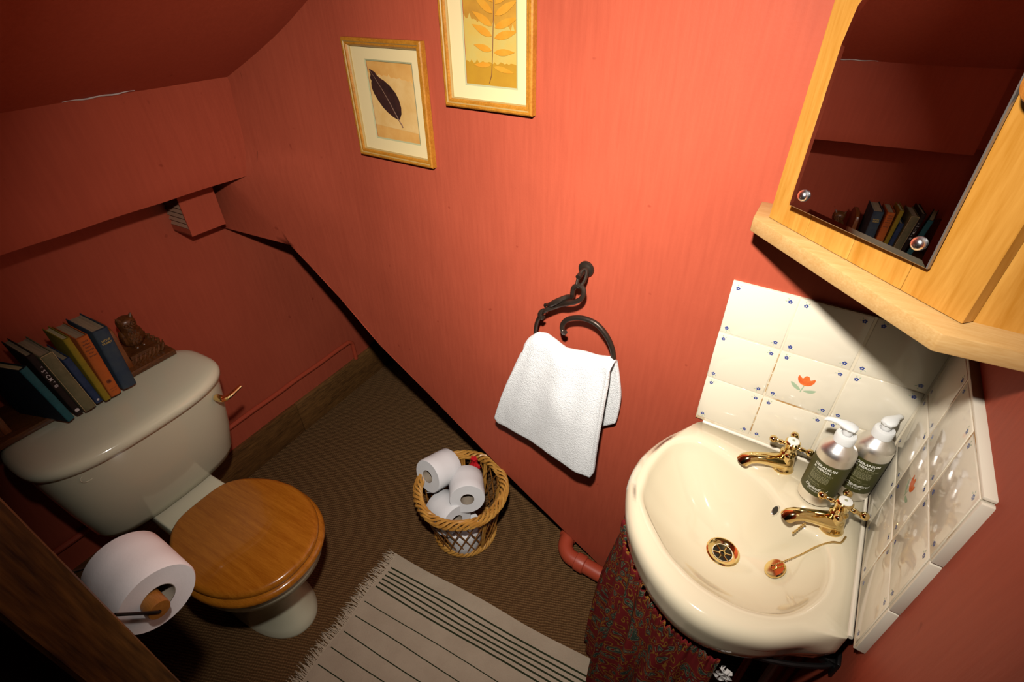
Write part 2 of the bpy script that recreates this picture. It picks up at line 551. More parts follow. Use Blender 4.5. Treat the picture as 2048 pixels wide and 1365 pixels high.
# left end, up to the boxed beam
BC = Vector((-1.6067, 0.8725, 1.167))
F1 = Vector((-1.7050, 0.7800, 1.0030))
rows = []
NJ = 40
for i in range(9):
    t = i / 8
    r = []
    for j in range(NJ + 1):
        z_r = lerp(0.9543, 2.35, j / NJ)
        zl = lerp(1.185, 2.35, j / NJ)
        x = lerp(-1.490, -1.575, t)
        z = lerp(z_r, zl, t)
        r.append(Vector((x, front_y(x, z), z)))
    rows.append(r)
n = NJ + 1
o = b.addv([p for r in rows for p in r])
b.faces([(i * n + j, (i + 1) * n + j, (i + 1) * n + j + 1, i * n + j + 1) for i in range(8) for j in range(NJ)], PAINT, o)
# lumpy facet under the beam end
E3 = Vector((-1.490, front_y(-1.490, 0.9543), 0.9543))
TOPL = Vector((-1.575, front_y(-1.575, 1.185), 1.185))
FK = Vector((-1.75, 0.78, 1.16))
seam = [r[0] for r in rows]
fan = []
for i in range(9):                              # gently dished plaster between the seam and the vent box
    r = []
    for j in range(7):
        t = j / 6
        p = seam[i].lerp(F1 if i < 8 else F1.lerp(FK, .5), t)
        r.append(p)
    fan.append(r)
o = b.addv([p for r in fan for p in r])
b.faces([(i * 7 + j, (i + 1) * 7 + j, (i + 1) * 7 + j + 1, i * 7 + j + 1) for i in range(8) for j in range(6)], PAINT, o)
o = b.addv([TOPL, F1.lerp(FK, .5), FK])
b.faces([(0, 1, 2)], PAINT, o)
# thickness of the lower edge, going back under the stair
ed = [Vector((x, front_y(x, z), z)) for x, z in zip(EX, EZ)]
back = [p + Vector((0, 0.022, 0)) for p in ed]
k = len(ed)
o = b.addv([F1] + ed + [F1 + Vector((0.02, 0.03, 0))] + back)
b.faces([(i, i + 1, i + k + 2, i + k + 1) for i in range(k)], PAINT, o)
wf = struct(b.build('wall_front', at=(0, WALL_Y, 0), weld=True, angle=50))

# void below the stair: soffit behind the wall edge and a far end
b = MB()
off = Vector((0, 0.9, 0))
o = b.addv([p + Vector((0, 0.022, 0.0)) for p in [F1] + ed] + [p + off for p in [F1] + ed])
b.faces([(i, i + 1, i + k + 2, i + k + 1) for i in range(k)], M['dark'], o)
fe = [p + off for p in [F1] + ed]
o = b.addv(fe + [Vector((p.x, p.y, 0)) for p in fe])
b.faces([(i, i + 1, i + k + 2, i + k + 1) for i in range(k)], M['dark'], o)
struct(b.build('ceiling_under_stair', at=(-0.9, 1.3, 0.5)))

# floor
b = MB()
b.box((-2.4, -1.2, -0.03), (0.6, 2.1, 0.0), CARPET)
struct(b.build('floor', smooth=False))

# left wall
b = MB()
NV, NZ = 40, 30
rows = []
for i in range(NV + 1):
    r = []
    for j in range(NZ + 1):
        v = lerp(-0.8, 2.0, i / NV)
        z = lerp(0, 1.55, j / NZ)
        r.append(uvz(U_WALL + 0.004 * mnoise.noise(Vector((v * 3, z * 3, 9))), v, z))
    rows.append(r)
n = NZ + 1
o = b.addv([p for r in rows for p in r])
b.faces([(i * n + j, (i + 1) * n + j, (i + 1) * n + j + 1, i * n + j + 1) for i in range(NV) for j in range(NZ)], PAINT, o)
struct(b.build('wall_left', at=uvz(U_WALL, 0.5, 0)))

# boxed beam along the left wall, lumpy face
b = MB()
rows = []
for i in range(61):
    v = lerp(-0.8, 1.035, i / 60)
    r = [uvz(U_WALL - 0.01, v, ZBB + 0.004 * mnoise.noise(Vector((v * 6, 3, 0))))]
    for j in range(13):
        z = lerp(ZBB, ZBT + .003, j / 12)
        zz = z + (0.003 * mnoise.noise(Vector((v * 6, 3, 0))) if j == 0 else 0)
        u = U_BEAM + 0.006 * mnoise.noise(Vector((v * 4.2, z * 4.2, 2.2))) + 0.004 * mnoise.noise(Vector((v * 1.7, z * 9, 6.2)))
        if j == 0: u -= 0.004
        if j == 12: u -= 0.004
        r.append(uvz(u, v, zz))
    r.append(uvz(U_WALL - 0.01, v, ZBT + .003))
    rows.append(r)
n = len(rows[0])
o = b.addv([p for r in rows for p in r])
b.faces([(i * n + j, (i + 1) * n + j, (i + 1) * n + j + 1, i * n + j + 1) for i in range(60) for j in range(n - 1)], PAINT, o)
struct(b.build('trim_1', at=uvz(U_BEAM, 0.4, 1.3)), 'boxed beam painted terracotta along the left wall under the slope')

# sloping ceiling
b = MB()
rows = []
for i in range(31):
    v = lerp(-0.8, 1.15, i / 30)
    r = []
    for j in range(31):
        u = lerp(U_BEAM - 0.03, 0.45, j / 30)
        w = smooth(j / 4)
        r.append(uvz(u, v, ZBT + TAN_C * (u - U_BEAM) + w * 0.006 * mnoise.noise(Vector((u * 2.6, v * 2.6, 5)))))
    rows.append(r)
n = 31
o = b.addv([p for r in rows for p in r])
b.faces([(i * n + j, (i + 1) * n + j, (i + 1) * n + j + 1, i * n + j + 1) for i in range(30) for j in range(30)], PAINT, o)
ce = struct(b.build('ceiling', at=uvz(-0.6, 0.3, 2.0)))
b = MB()                                       # glossy filler line in the crack above the beam
b.tube([uvz(U_BEAM + 0.004, lerp(0.555, 0.712, i / 12), ZBT + .001 + 0.0012 * math.sin(i * 1.3)) for i in range(13)], [0.0008 + 0.0011 * math.sin(PI * i / 12) for i in range(13)], M['lining'], n=6)
b.build('filler_bead', ce)

# right wall
b = MB()
b.box((XR, -0.8, 0), (XR + 0.06, WALL_Y + 0.02, 2.6), PAINT)
struct(b.build('wall_right', at=(XR, 0.3, 0), smooth=False))
wr = bpy.data.objects['wall_right']

# skirting board
b = MB()
for v0, v1 in ((-0.8, 0.93), (0.933, 2.0)):
    b.box((0, v0, 0.0), (0.017, v1, 0.163), M['skirting'])
sk = thing('baseboard_left', '', '', uvz(U_WALL, 0, 0), ROT_L)
for kk in ('label', 'category'): del sk[kk]
struct(sk)
for v0, v1 in ((-0.8, 0.93), (0.932, 2.0)):
    b = MB()
    b.box((-0.004, v0, 0.0), (0.016, v1, 0.163), M['skirting'])
    b.build('board', sk, local=True, bevel=0.003, smooth=True)

# ------------------------------------------------------------------ tiles
TS, TP = 0.1180, 0.1200
def flower(mb, cx, cz, y, ang, r=0.0040):
    """five-petalled blue flower with two pale leaves, printed on the glaze"""
    for q in range(5):
        a = ang + q * 2 * PI / 5
        c = (cx + r * 0.62 * math.cos(a), cz + r * 0.62 * math.sin(a))
        pts = [(c[0] + r * 0.44 * math.cos(t * 2 * PI / 6), y, c[1] + r * 0.44 * math.sin(t * 2 * PI / 6)) for t in range(6)]
        o = mb.addv(pts)
        mb.faces([tuple(range(6))], M['blue'], o)
    for q in (0, 1):
        a = ang + 0.6 + q * 0.9
        d = Vector((math.cos(a), 0, math.sin(a)))
        w = Vector((-d.z, 0, d.x))
        c = Vector((cx, y, cz)) + d * r * 1.7
        o = mb.addv([c - d * r * .6, c + w * r * .22, c + d * r * .6, c - w * r * .22])
        mb.faces([(0, 1, 2, 3)], M['pale_green'], o)

def tile_mesh(w=TS, h=TS, tulip=False, corners=(1, 1, 1, 1)):
    """local frame: x across, z up, face at y=0 looking to -y"""
    mb = MB()
    e = 0.0022
    prof = [(0.0, 0.0075), (0.0, 0.0016), (e * 0.4, 0.0005), (e, 0.0)]
    rings = []
    for ins, yy in prof:
        rings.append([(-w / 2 + ins, yy, -h / 2 + ins), (w / 2 - ins, yy, -h / 2 + ins), (w / 2 - ins, yy, h / 2 - ins), (-w / 2 + ins, yy, h / 2 - ins)])
    mb.loft(rings, M['tile'], True, True, True)
    y = -0.00025
    k = 0.0125
    for i, (sx, sz) in enumerate(((-1, 1), (1, 1), (1, -1), (-1, -1))):
        if corners[i]:
            flower(mb, sx * (w / 2 - k), sz * (h / 2 - k), y, i * 1.3 + 0.3)
    if tulip:
        def blob(pts, m):
            p = spline([(a, y, c) for a, c in pts], 4, True)
            o = mb.addv(p)
            mb.faces([tuple(range(len(p)))], m, o)
        blob([(0, -.004), (.010, .000), (.0150, .010), (.0138, .017), (.007, .012), (.0035, .0185), (0, .020), (-.0035, .0185), (-.007, .012), (-.0138, .017), (-.0150, .010), (-.010, .000)], M['tulip'])
        blob([(.002, -.017), (.010, -.012), (.020, -.0085), (.023, -.0095), (.018, -.0165), (.010, -.0185)], M['pale_green'])
        blob([(-.003, -.017), (-.010, -.009), (-.020, -.0035), (-.024, -.004), (-.019, -.012), (-.010, -.0175)], M['pale_green'])
        o = mb.addv([(-.0035, y, -.022), (-.0015, y, -.022), (.0008, y, -.005), (-.0008, y, -.005)])
        mb.faces([(0, 1, 2, 3)], M['pale_green'], o)
    return mb.mesh('tile', smooth=True, angle=60, weld=False)

TM_PLAIN, TM_TULIP = tile_mesh(), tile_mesh(tulip=True)
def put_tile(me, parent, loc, rotz, name='tile'):
    o = bpy.data.objects.new(name, me)
    col.objects.link(o)
    o.parent = parent
    o.matrix_parent_inverse = parent.matrix_basis.inverted()
    o.matrix_basis = Matrix.Translation(loc) @ Matrix.Rotation(rotz, 4, 'Z')
    return o
X0 = -0.1206
ZT = (1.1334, 1.0134, 0.8934)
XRT = 0.2366                                   # face of the right-hand tiles
TM_CUT = tile_mesh(w=XRT - (X0 + 2 * TP) - 0.003)
for j, zc in enumerate(ZT):
    for i in range(3):
        jit = random.uniform(-0.0007, 0.0007)
        if i < 2:
            me = TM_TULIP if (i, j) == (1, 1) else TM_PLAIN
            put_tile(me, wf, (X0 + (i + .5) * TP + jit, D - 0.003 + random.uniform(0, .0006), zc + jit), random.uniform(-.003, .003))
        else:
            put_tile(TM_CUT, wf, ((X0 + 2 * TP + XRT) / 2, D - 0.003, zc + jit), 0)
    for i in range(3):
        me = TM_TULIP if (i, j) == (1, 1) else TM_PLAIN
        put_tile(me, wr, (XRT, D - 0.0035 - (i + .5) * 0.1228, zc + 0.003), -PI / 2 + random.uniform(-.004, .004))
b = MB()
b.box((X0 + .0012, D - 0.0020, 0.828), (XRT + .02, D + 0.0052, 1.192), M['grout'])
b.build('grout', wf)
b = MB()                                        # two open joints where the old brown adhesive shows
for z0_, z1_ in ((.962, 1.066), (.846, .947)):
    for q in range(4):
        za = lerp(z0_, z1_, (q + .08) / 4)
        zb = lerp(z0_, z1_, (q + .92) / 4)
        b.box((X0 + TP - .0010, D - .0026, za), (X0 + TP + .0010, D - .0018, zb), M['old_grout'])
og = b.build('old_grout', wf)
og['kind'] = 'stuff'
YE = D - 0.0035 - 3 * 0.1228
b = MB()
b.box((XRT + 0.0011, YE + 0.002, 0.828), (XR + .001, D, 1.1965), M['grout'])
b.build('grout', wr)
for j, zc in enumerate(ZT):                    # rounded edge tiles closing the front of the panel
    b = MB()
    b.box((XRT + 0.0006, YE - 0.006, zc - .0588 + .003), (XR + .003, YE + 0.001, zc + .0588 + .003), M['tile_back'])
    b.build('edge_tile', wr, bevel=0.002)
b = MB()
b.box((XRT + 0.0006, YE, 1.1965), (XR + .003, D, 1.2015), M['tile_back'])
b.build('edge_tile', wr, bevel=0.0015)

# ------------------------------------------------------------------ corner basin
BZ = 0.822
BCX, BCY = 0.035, 0.700
outer_pts = [(-0.100, D - .004), (-0.150, 0.880), (-0.182, 0.789), (-0.185, 0.715), (-0.168, 0.655), (-0.134, 0.592), (-0.076, 0.536), (-0.008, 0.501), (0.060, 0.4965), (0.130, 0.522), (0.190, 0.566), (0.2335, 0.590)]
corner_pts = [(XRT - .002, 0.75), (XRT - .002, D - .005), (0.07, D - .005)]
inner_pts = [(-0.149, 0.765), (-0.147, 0.715), (-0.132, 0.660), (-0.066, 0.592), (-0.02, 0.566), (0.029, 0.553), (0.093, 0.557), (0.148, 0.588), (0.184, 0.650), (0.190, 0.712), (0.170, 0.757), (0.132, 0.766), (0.098, 0.788), (0.066, 0.822), (0.032, 0.842), (-0.004, 0.852), (-0.050, 0.868), (-0.098, 0.872), (-0.135, 0.835)]
def polar(pts, th, closed=True):
    best = None
    dx, dy = math.cos(th), math.sin(th)
    k = len(pts)
    for i in range(k):
        x1, y1 = pts[i][0] - BCX, pts[i][1] - BCY
        x2, y2 = pts[(i + 1) % k][0] - BCX, pts[(i + 1) % k][1] - BCY
        den = dx * (y2 - y1) - dy * (x2 - x1)
        if abs(den) < 1e-12: continue
        t = (x1 * (y2 - y1) - y1 * (x2 - x1)) / den
        s = (x1 * dy - y1 * dx) / den
        if t > 0 and -1e-9 <= s <= 1 + 1e-9: best = t if best is None else max(best, t)
    return best
osp = [(p.x, p.y) for p in spline([(a, c, 0) for a, c in outer_pts], 8)] + corner_pts
isp = [(p.x, p.y) for p in spline([(a, c, 0) for a, c in inner_pts], 8, True)]
NB = 144
TH = [2 * PI * i / NB for i in range(NB)]
RO = [polar(osp, t) for t in TH]
RI = [polar(isp, t) for t in TH]
DX, DY, DZ = 0.0315, 0.722, 0.700              # waste outlet
def ring(fr, z, base=None):
    return [(BCX + fr[i] * math.cos(TH[i]), BCY + fr[i] * math.sin(TH[i]), z) for i in range(NB)]
def ro(d): return [max(RO[i] - d, RI[i] * .7) for i in range(NB)]
def free(i):                                    # 1 on the free front edge, 0 along the walls
    x, y = BCX + RO[i] * math.cos(TH[i]), BCY + RO[i] * math.sin(TH[i])
    return smooth(min(XRT - .01 - x, D - .012 - y) / 0.05)
FR = [free(i) for i in range(NB)]
rings = []
under = [(0.30, 0.640), (0.55, 0.648), (0.78, 0.676), (0.90, 0.715), (0.965, 0.752)]
for f_, z in under:
    rings.append([(BCX + lerp(RI[i] * .3, RO[i], f_) * math.cos(TH[i]), BCY + lerp(RI[i] * .3, RO[i], f_) * math.sin(TH[i]), z) for i in range(NB)])
for d, z in ((0.004, 0.772), (0.0, 0.786), (0.0, 0.800), (0.003, 0.811), (0.009, 0.818), (0.018, 0.8215)):
    rings.append([(BCX + (RO[i] - d * FR[i]) * math.cos(TH[i]), BCY + (RO[i] - d * FR[i]) * math.sin(TH[i]), z + (0.004 * (1 - FR[i]) if z > .8 else 0)) for i in range(NB)])
def rin(k, z):
    return [(BCX + (RI[i] + k) * math.cos(TH[i]), BCY + (RI[i] + k) * math.sin(TH[i]), z) for i in range(NB)]
for k_, z in ((0.018, 0.8222), (0.011, 0.8213), (0.005, 0.8187), (0.0005, 0.8142), (-0.002, 0.8070)):
    rings.append(rin(k_, z))
NBW = 14
for q in range(1, NBW + 1):
    t = q / NBW
    r = []
    for i in range(NB):
        x1, y1 = BCX + (RI[i] - .002) * math.cos(TH[i]), BCY + (RI[i] - .002) * math.sin(TH[i])
        x2, y2 = DX + 0.019 * math.cos(TH[i]), DY + 0.019 * math.sin(TH[i])
        s = 1 - t
        z = DZ + (0.807 - DZ) * (0.16 * s + 0.84 * s ** 2.6) if True else 0
        tt = t ** 0.9 * 1.0
        r.append((lerp(x1, x2, t), lerp(y1, y2, t), z))
    rings.append(r)
basin = thing('corner_basin', 'cream ceramic corner basin with gold taps below the tiled splashback', 'basin', (0.12, 0.80, 0.64))
b = MB()
b.loft(rings, M['basin'], True, True, False)
b.build('bowl', basin, angle=180)
# sealant bead along the two tiled walls
b = MB()
b.tube([(-0.100, D - .0055, .8262), (.05, D - .0055, .8275), (XRT - .0035, D - .0055, .8275), (XRT - .0035, .80, .8275), (XRT - .0035, .592, .8245)], .0042, M['tile_back'], n=10)
b.build('sealant', basin)
# waste fitting
b = MB()
b.lathe([(0.033, 0.0005), (0.033, 0.0035), (0.030, 0.0050), (0.024, 0.0035), (0.0205, 0.0005), (0.0200, -0.012), (0.0200, -0.02)], M['brass'], (DX, DY, DZ), n=36, cap0=False, cap1=False)
wst = b.build('waste_flange', basin)
b = MB()
b.lathe([(0.0199, -0.009), (0.001, -0.0095)], M['hole_shade'], (DX, DY, DZ), n=24, cap0=False)
b.build('waste_pit', wst)
b = MB()
b.lathe([(0.0068, -0.0050), (0.0068, -0.0020), (0.0042, -0.0015), (0.0040, -0.0050)], M['brass'], (DX, DY, DZ), n=16, cap0=False, cap1=False)
for q in range(6):
    a = q * PI / 3 + .3
    b.tube([(DX + .0055 * math.cos(a), DY + .0055 * math.sin(a), DZ - .0035), (DX + .0203 * math.cos(a), DY + .0203 * math.sin(a), DZ - .0035)], 0.0019, M['brass'], n=6)
b.build('waste_grid', wst)
def make_tap(base, tip, label):
    base, tip = Vector(base), Vector(tip)
    d = (tip - base)
    L = math.hypot(d.x, d.y)
    d = Vector((d.x, d.y, 0)).normalized()
    s = Vector((-d.y, d.x, 0))
    z = Vector((0, 0, 1))
    mb = MB()
    B = M['brass']
    mb.lathe([(0.0225, 0.0), (0.0225, 0.003), (0.0205, 0.006), (0.0185, 0.016), (0.0165, 0.030), (0.0145, 0.040), (0.0155, 0.043), (0.0155, 0.047), (0.0120, 0.050), (0.0105, 0.056)], B, base, n=24)
    path = [(-0.002, .019, .0180), (.012, .021, .0178), (.03, .025, .0152), (.048, .0290, .0132), (.066, .0315, .0126), (.078, .0310, .0132), (.087, .0270, .0138), (.091, .0205, .0138)]
    k = L / 0.095
    rings = []
    pts = [base + d * (a * k) + z * h for a, h, _ in path]
    for i, p in enumerate(pts):
        t = (pts[min(i + 1, len(pts) - 1)] - pts[max(i - 1, 0)]).normalized()
        if i == len(pts) - 1: t = (t - z * .5).normalized()
        n_ = s.cross(t) * -1
        r = path[i][2]
        rings.append([p + (s * math.cos(2 * PI * j / 16) + n_ * math.sin(2 * PI * j / 16) * .92) * r for j in range(16)])
    mb.loft(rings, B, True, True, True)
    t = mb.build('tap', basin)
    t['label'] = label
    # spout mouth: a near-black disc stands for the shade inside
    mb = MB()
    dirn = (pts[-1] - pts[-2]).normalized()
    dirn = (dirn - z * .5).normalized()
    mb.lathe([(0.0112, 0.0), (0.0112, 0.0012), (0.001, 0.0006)], M['hole_shade'], pts[-1], dirn, n=14, cap0=False)
    mb.build('spout_mouth', t, local=False) if False else None
    me = mb
    inv = basin.matrix_basis.inverted()
    me.v = [tuple(inv @ Vector(v)) for v in me.v]
    ob = bpy.data.objects.new('spout_mouth', me.mesh('spout_mouth'))
    col.objects.link(ob)
    ob.parent = t
    # cross handle
    mb = MB()
    hc = base + z * 0.066
    mb.lathe([(0.0105, -0.012), (0.0125, -0.008), (0.0130, 0.002), (0.0145, 0.007), (0.0145, 0.0105), (0.0120, 0.013)], B, hc, n=20)
    for q in range(4):
        a = q * PI / 2 + PI / 4 + math.radians(10)
        e = d * math.cos(a) + s * math.sin(a)
        mb.tube([hc + e * u_ for u_ in (0.006, .015, .019, .023, .0295)], [0.0050, 0.0038, 0.0052, 0.0038, 0.0038], B, n=10)
        mb.ball(hc + e * 0.0345, 0.0080, B, 12, 8)
    mb.v = [tuple(inv @ Vector(v)) for v in mb.v]
    ob = bpy.data.objects.new('cross_handle', mb.mesh('cross_handle'))
    col.objects.link(ob)
    ob.parent = t
    mb = MB()
    mb.lathe([(0.0115, 0.0125), (0.0110, 0.0145), (0.008, 0.0155)], M['enamel'], hc, n=20)
    mb.lathe([(0.0030, 0.0156), (0.0028, 0.0159)], M['print_dim'], hc, n=12)
    mb.v = [tuple(inv @ Vector(v)) for v in mb.v]
    ob = bpy.data.objects.new('index_cap', mb.mesh('index_cap'))
    col.objects.link(ob)
    ob.parent = t
    return base, d, s
T1 = make_tap((0.0795, 0.8995, BZ), (0.0030, 0.8480, BZ), 'brass tap by the front wall tiles')
T2 = make_tap((0.1830, 0.7950, BZ), (0.1050, 0.7540, BZ), 'brass tap with the plug chain')
# plug on its ball chain
def bowl_pt(th, t):
    """point of the bowl surface: t = 0 at the inner edge, 1 at the outlet"""
    i = (th % (2 * PI)) / (2 * PI) * NB
    k0, f_ = int(i) % NB, i - int(i)
    r_ = lerp(RI[k0], RI[(k0 + 1) % NB], f_) - .002
    x1, y1 = BCX + r_ * math.cos(th), BCY + r_ * math.sin(th)
    s_ = 1 - t
    return Vector((lerp(x1, DX + .019 * math.cos(th), t), lerp(y1, DY + .019 * math.sin(th), t), DZ + (0.807 - DZ) * (0.16 * s_ + 0.84 * s_ ** 2.6)))
def bowl_at(x, y):
    best = min(((bowl_pt(a_ * PI / 90, t_ / 40) - Vector((x, y, 0))).xy.length, a_, t_) for a_ in range(180) for t_ in range(41))
    p = bowl_pt(best[1] * PI / 90, best[2] / 40)
    du = bowl_pt((best[1] + 1) * PI / 90, best[2] / 40) - p
    dv = bowl_pt(best[1] * PI / 90, best[2] / 40 + .02) - p
    n_ = du.cross(dv).normalized()
    return p, (n_ if n_.z > 0 else -n_)
PLUG, pn = bowl_at(0.1310, 0.7170)
b = MB()
b.lathe([(0.0175, 0.0), (0.0205, 0.003), (0.0205, 0.006), (0.0185, 0.008), (0.006, 0.0085)], M['brass'], PLUG + pn * 0.004, pn, n=28)
b.tube([PLUG + pn * (0.012 + 0.006 * math.sin(PI * i / 8)) + Vector((0.5, 0.3, 0)).normalized() * (0.006 * math.cos(PI * i / 8)) for i in range(9)], 0.0013, M['brass'], n=6)
plug = b.build('plug', basin)
b = MB()
cps = [PLUG + pn * 0.018]
for x_, y_ in ((.158, .745), (.172, .752)):
    p_, n_ = bowl_at(x_, y_)
    cps.append(p_ + n_ * .006)
cp = spline(cps + [(0.188, 0.757, 0.8275), (0.202, 0.765, 0.8275), (0.2085, 0.783, 0.8275)], 14)
for i, p in enumerate(cp):
    b.ball(p, 0.00175, M['brass'], 6, 4)
b.tube(cp, 0.0006, M['brass'], n=4)
e0 = T2[0] + T2[1] * 0.060 + T2[2] * 0.010
for i in range(7):                              # loose end hanging beside the spout
    b.ball(e0 + Vector((0.004 - 0.003 * i * .6, -0.004 * i * .4, 0.020 - 0.0042 * i)), 0.0024, M['brass'], 6, 4)
b.build('chain', basin)
# overflow slot
ovp, ovn = bowl_at(0.0920, 0.7900)
b = MB()
fr = ovn.to_track_quat('Z', 'Y').to_matrix()
rg = []
for r_, d_ in ((1.0, 0.0005), (1.0, 0.002), (0.8, 0.0022), (0.72, 0.0008)):
    rg.append([ovp + fr @ Vector((0.0075 * r_ * math.cos(t * PI / 12), 0.0145 * r_ * math.sin(t * PI / 12), d_)) for t in range(24)])
b.loft(rg, M['chrome'], True, False, False)
o_ = b.addv(rg[-1])
b.faces([tuple(range(24))], M['hole_shade'], o_)
b.build('overflow', basin)


# ------------------------------------------------------------------ soap bottles
def make_bottle(x, y, z, face, pump_dir, kind, label):
    root = thing('pump_bottle', label, 'bottle', (x, y, z), 0, 'aluminium pump bottles')
    R_ = 0.0315
    mb = MB()
    mb.lathe([(R_ - .003, 0), (R_, .003), (R_, .128), (R_ - .001, .134), (R_ - .005, .1415), (R_ - .011, .148), (.0175, .1525), (.0145, .155), (.0145, .158)], M['steel'], n=40)
    mb.build('bottle_body', root, local=True)
    mb = MB()
    mb.lathe([(R_ + .0003, .026), (R_ + .0003, .112)], M['label'], n=40, cap0=False, cap1=False)
    lab = mb.build('label_wrap', root, local=True)
    mb = MB()
    def wrap(v, f, m, ang0, dz, rr=R_ + .0007):
        o = mb.addv([(rr * math.cos(ang0 + p[0] / rr), rr * math.sin(ang0 + p[0] / rr), dz + p[1]) for p in v])
        mb.faces(f, m, o)
    a0 = face - 0.018 / R_ * 0.9
    for txt, sz, dz, m, sh, sp, bo, dx in (
            ('GERANIUM', .0078, .1000, M['print'], 0, 1.05, .00022, .0),
            ('& NEROLI', .0072, .0925, M['print'], 0, 1.05, .00022, .0),
            (kind, .0062, .0856, M['print_dim'], 0, 1.0, 0, .0),
            ('ESSENTIAL', .0052, .0570, M['print_dim'], 0, 1.05, 0, -.001),
            ('Daylesford', .0105, .0420, M['print'], .45, .88, 0, -.001),
            ('GARDEN', .0044, .0362, M['print'], 0, 1.5, 0, .006)):
        v, f = text_mesh(txt, sz, sh, 'LEFT', sp, bo)
        v = [(p[0] + dx, p[1]) for p in v]
        wrap(v, f, m, a0, dz)
    for q in range(7):                          # block of small print
        zz = .0800 - q * .0024
        xx = 0.0
        while xx < .034:
            w = random.uniform(.0015, .005)
            w = min(w, .0345 - xx)
            cuts = [xx, xx + w / 2, xx + w]
            v = [(c, 0) for c in cuts] + [(c, .0010) for c in cuts]
            wrap(v, [(0, 1, 4, 3), (1, 2, 5, 4)], M['print_dim'], a0, zz)
            xx += w + .0009
    for zz in (.0835, .0535):
        v = [(i * .004, 0) for i in range(10)] + [(i * .004, .0004) for i in range(10)]
        wrap(v, [(i, i + 1, i + 11, i + 10) for i in range(9)], M['print_dim'], a0, zz)
    mb.v = [tuple(p) for p in mb.v]
    pr = bpy.data.objects.new('label_print', mb.mesh('label_print', smooth=False, weld=False))
    col.objects.link(pr)
    pr.parent = lab
    mb = MB()
    mb.lathe([(.0150, .1545), (.0172, .1555), (.0172, .1700), (.0160, .1725), (.0100, .1735), (.0095, .1712)], M['plastic'], n=28)
    mb.build('screw_collar', root, local=True)
    mb = MB()
    mb.lathe([(.0078, .1700), (.0078, .1850)], M['plastic'], n=20)
    d = Vector((math.cos(pump_dir), math.sin(pump_dir), 0))
    s = Vector((-d.y, d.x, 0))
    rg = []
    for a, w, h0, h1 in ((-.012, .004, .186, .192), (-.009, .0100, .184, .1945), (.0, .0125, .183, .1965), (.010, .0105, .184, .1965), (.020, .0062, .1855, .1955), (.030, .0052, .1850, .1935), (.038, .0046, .1820, .1900), (.041, .0035, .1800, .1862)):
        c = d * a
        zc, hh = (h0 + h1) / 2, (h1 - h0) / 2
        rg.append([c + s * (w * math.cos(t * PI / 8)) + Vector((0, 0, zc + hh * math.sin(t * PI / 8))) for t in range(16)])
    mb.loft(rg, M['plastic'], True, True, True)
    mb.build('pump_head', root, local=True)
    return root
make_bottle(0.1465, 0.8560, BZ + .0046, math.radians(247), math.radians(170), 'HAND WASH', 'aluminium pump bottle nearer the front brass tap, olive label turned to the left')
make_bottle(0.2030, 0.9080, BZ + .0046, math.radians(264), math.radians(60), 'HAND LOTION', 'aluminium lotion bottle standing in the tiled corner behind the other one')

# ------------------------------------------------------------------ corner cabinet
A2, B2 = Vector((-0.0858, 0.876, 0)), Vector((0.1585, 0.6632, 0))
CT = (B2 - A2).normalized()
CN = Vector((CT.y, -CT.x, 0))
CN = CN if CN.y < 0 else -CN
def cab(s, z, out=0.0): return A2 + CT * s + CN * out + Vector((0, 0, z))
CL = (B2 - A2).length
ZB0, ZB1, ZC1 = 1.3265, 1.3505, 1.95
cabinet = thing('corner_cabinet', 'pale pine corner cabinet with mirrored door mounted above the basin', 'cabinet', (XR, WALL_Y, ZB0))
b = MB()
poly = [(-0.1109, WALL_Y), (-0.1072, 0.8677), (0.1400, 0.6305), (XR, 0.6400), (XR, WALL_Y)]
b.prism([(x, y, ZB0) for x, y in poly], (0, 0, ZB1 - ZB0), M['pine_board'])
b.build('base_board', cabinet, bevel=0.002)
b = MB()
ai, bi = A2 - CN * .018, B2 - CN * .018
b.prism([(ai.x + .004, WALL_Y, ZB1), (ai.x + .004, ai.y, ZB1), (bi.x, bi.y, ZB1), (XR, bi.y, ZB1), (XR, WALL_Y, ZB1)], (0, 0, ZC1 - ZB1), M['pine'])
b.build('carcass', cabinet, smooth=False)
door = bpy.data.objects.new('door', None)
col.objects.link(door)
door.parent = cabinet
door.location = cab(0, ZB1) - cabinet.location
b = MB()
bnds = [0.0, 0.080, 0.160, 0.2445, CL]
def fin(mb, name, parent_world, parent, **kw):
    mb.v = [tuple(Vector(v) - Vector(parent_world)) for v in mb.v]
    o = bpy.data.objects.new(name, mb.mesh(name, **kw))
    col.objects.link(o)
    o.parent = parent
    return o
dw = cab(0, ZB1)
for i in range(4):
    b = MB()
    g = .0003
    s0, s1 = bnds[i] + (g if i else 0), bnds[i + 1] - (g if i < 3 else 0)
    b.prism([cab(s0, ZB1 + .001, 0), cab(s1, ZB1 + .001, 0), cab(s1, ZB1 + .001, -.0175), cab(s0, ZB1 + .001, -.0175)], (0, 0, ZC1 - ZB1 - .004), M['pine'])
    fin(b, 'plank', dw, door, bevel=0.0008, seg=1)
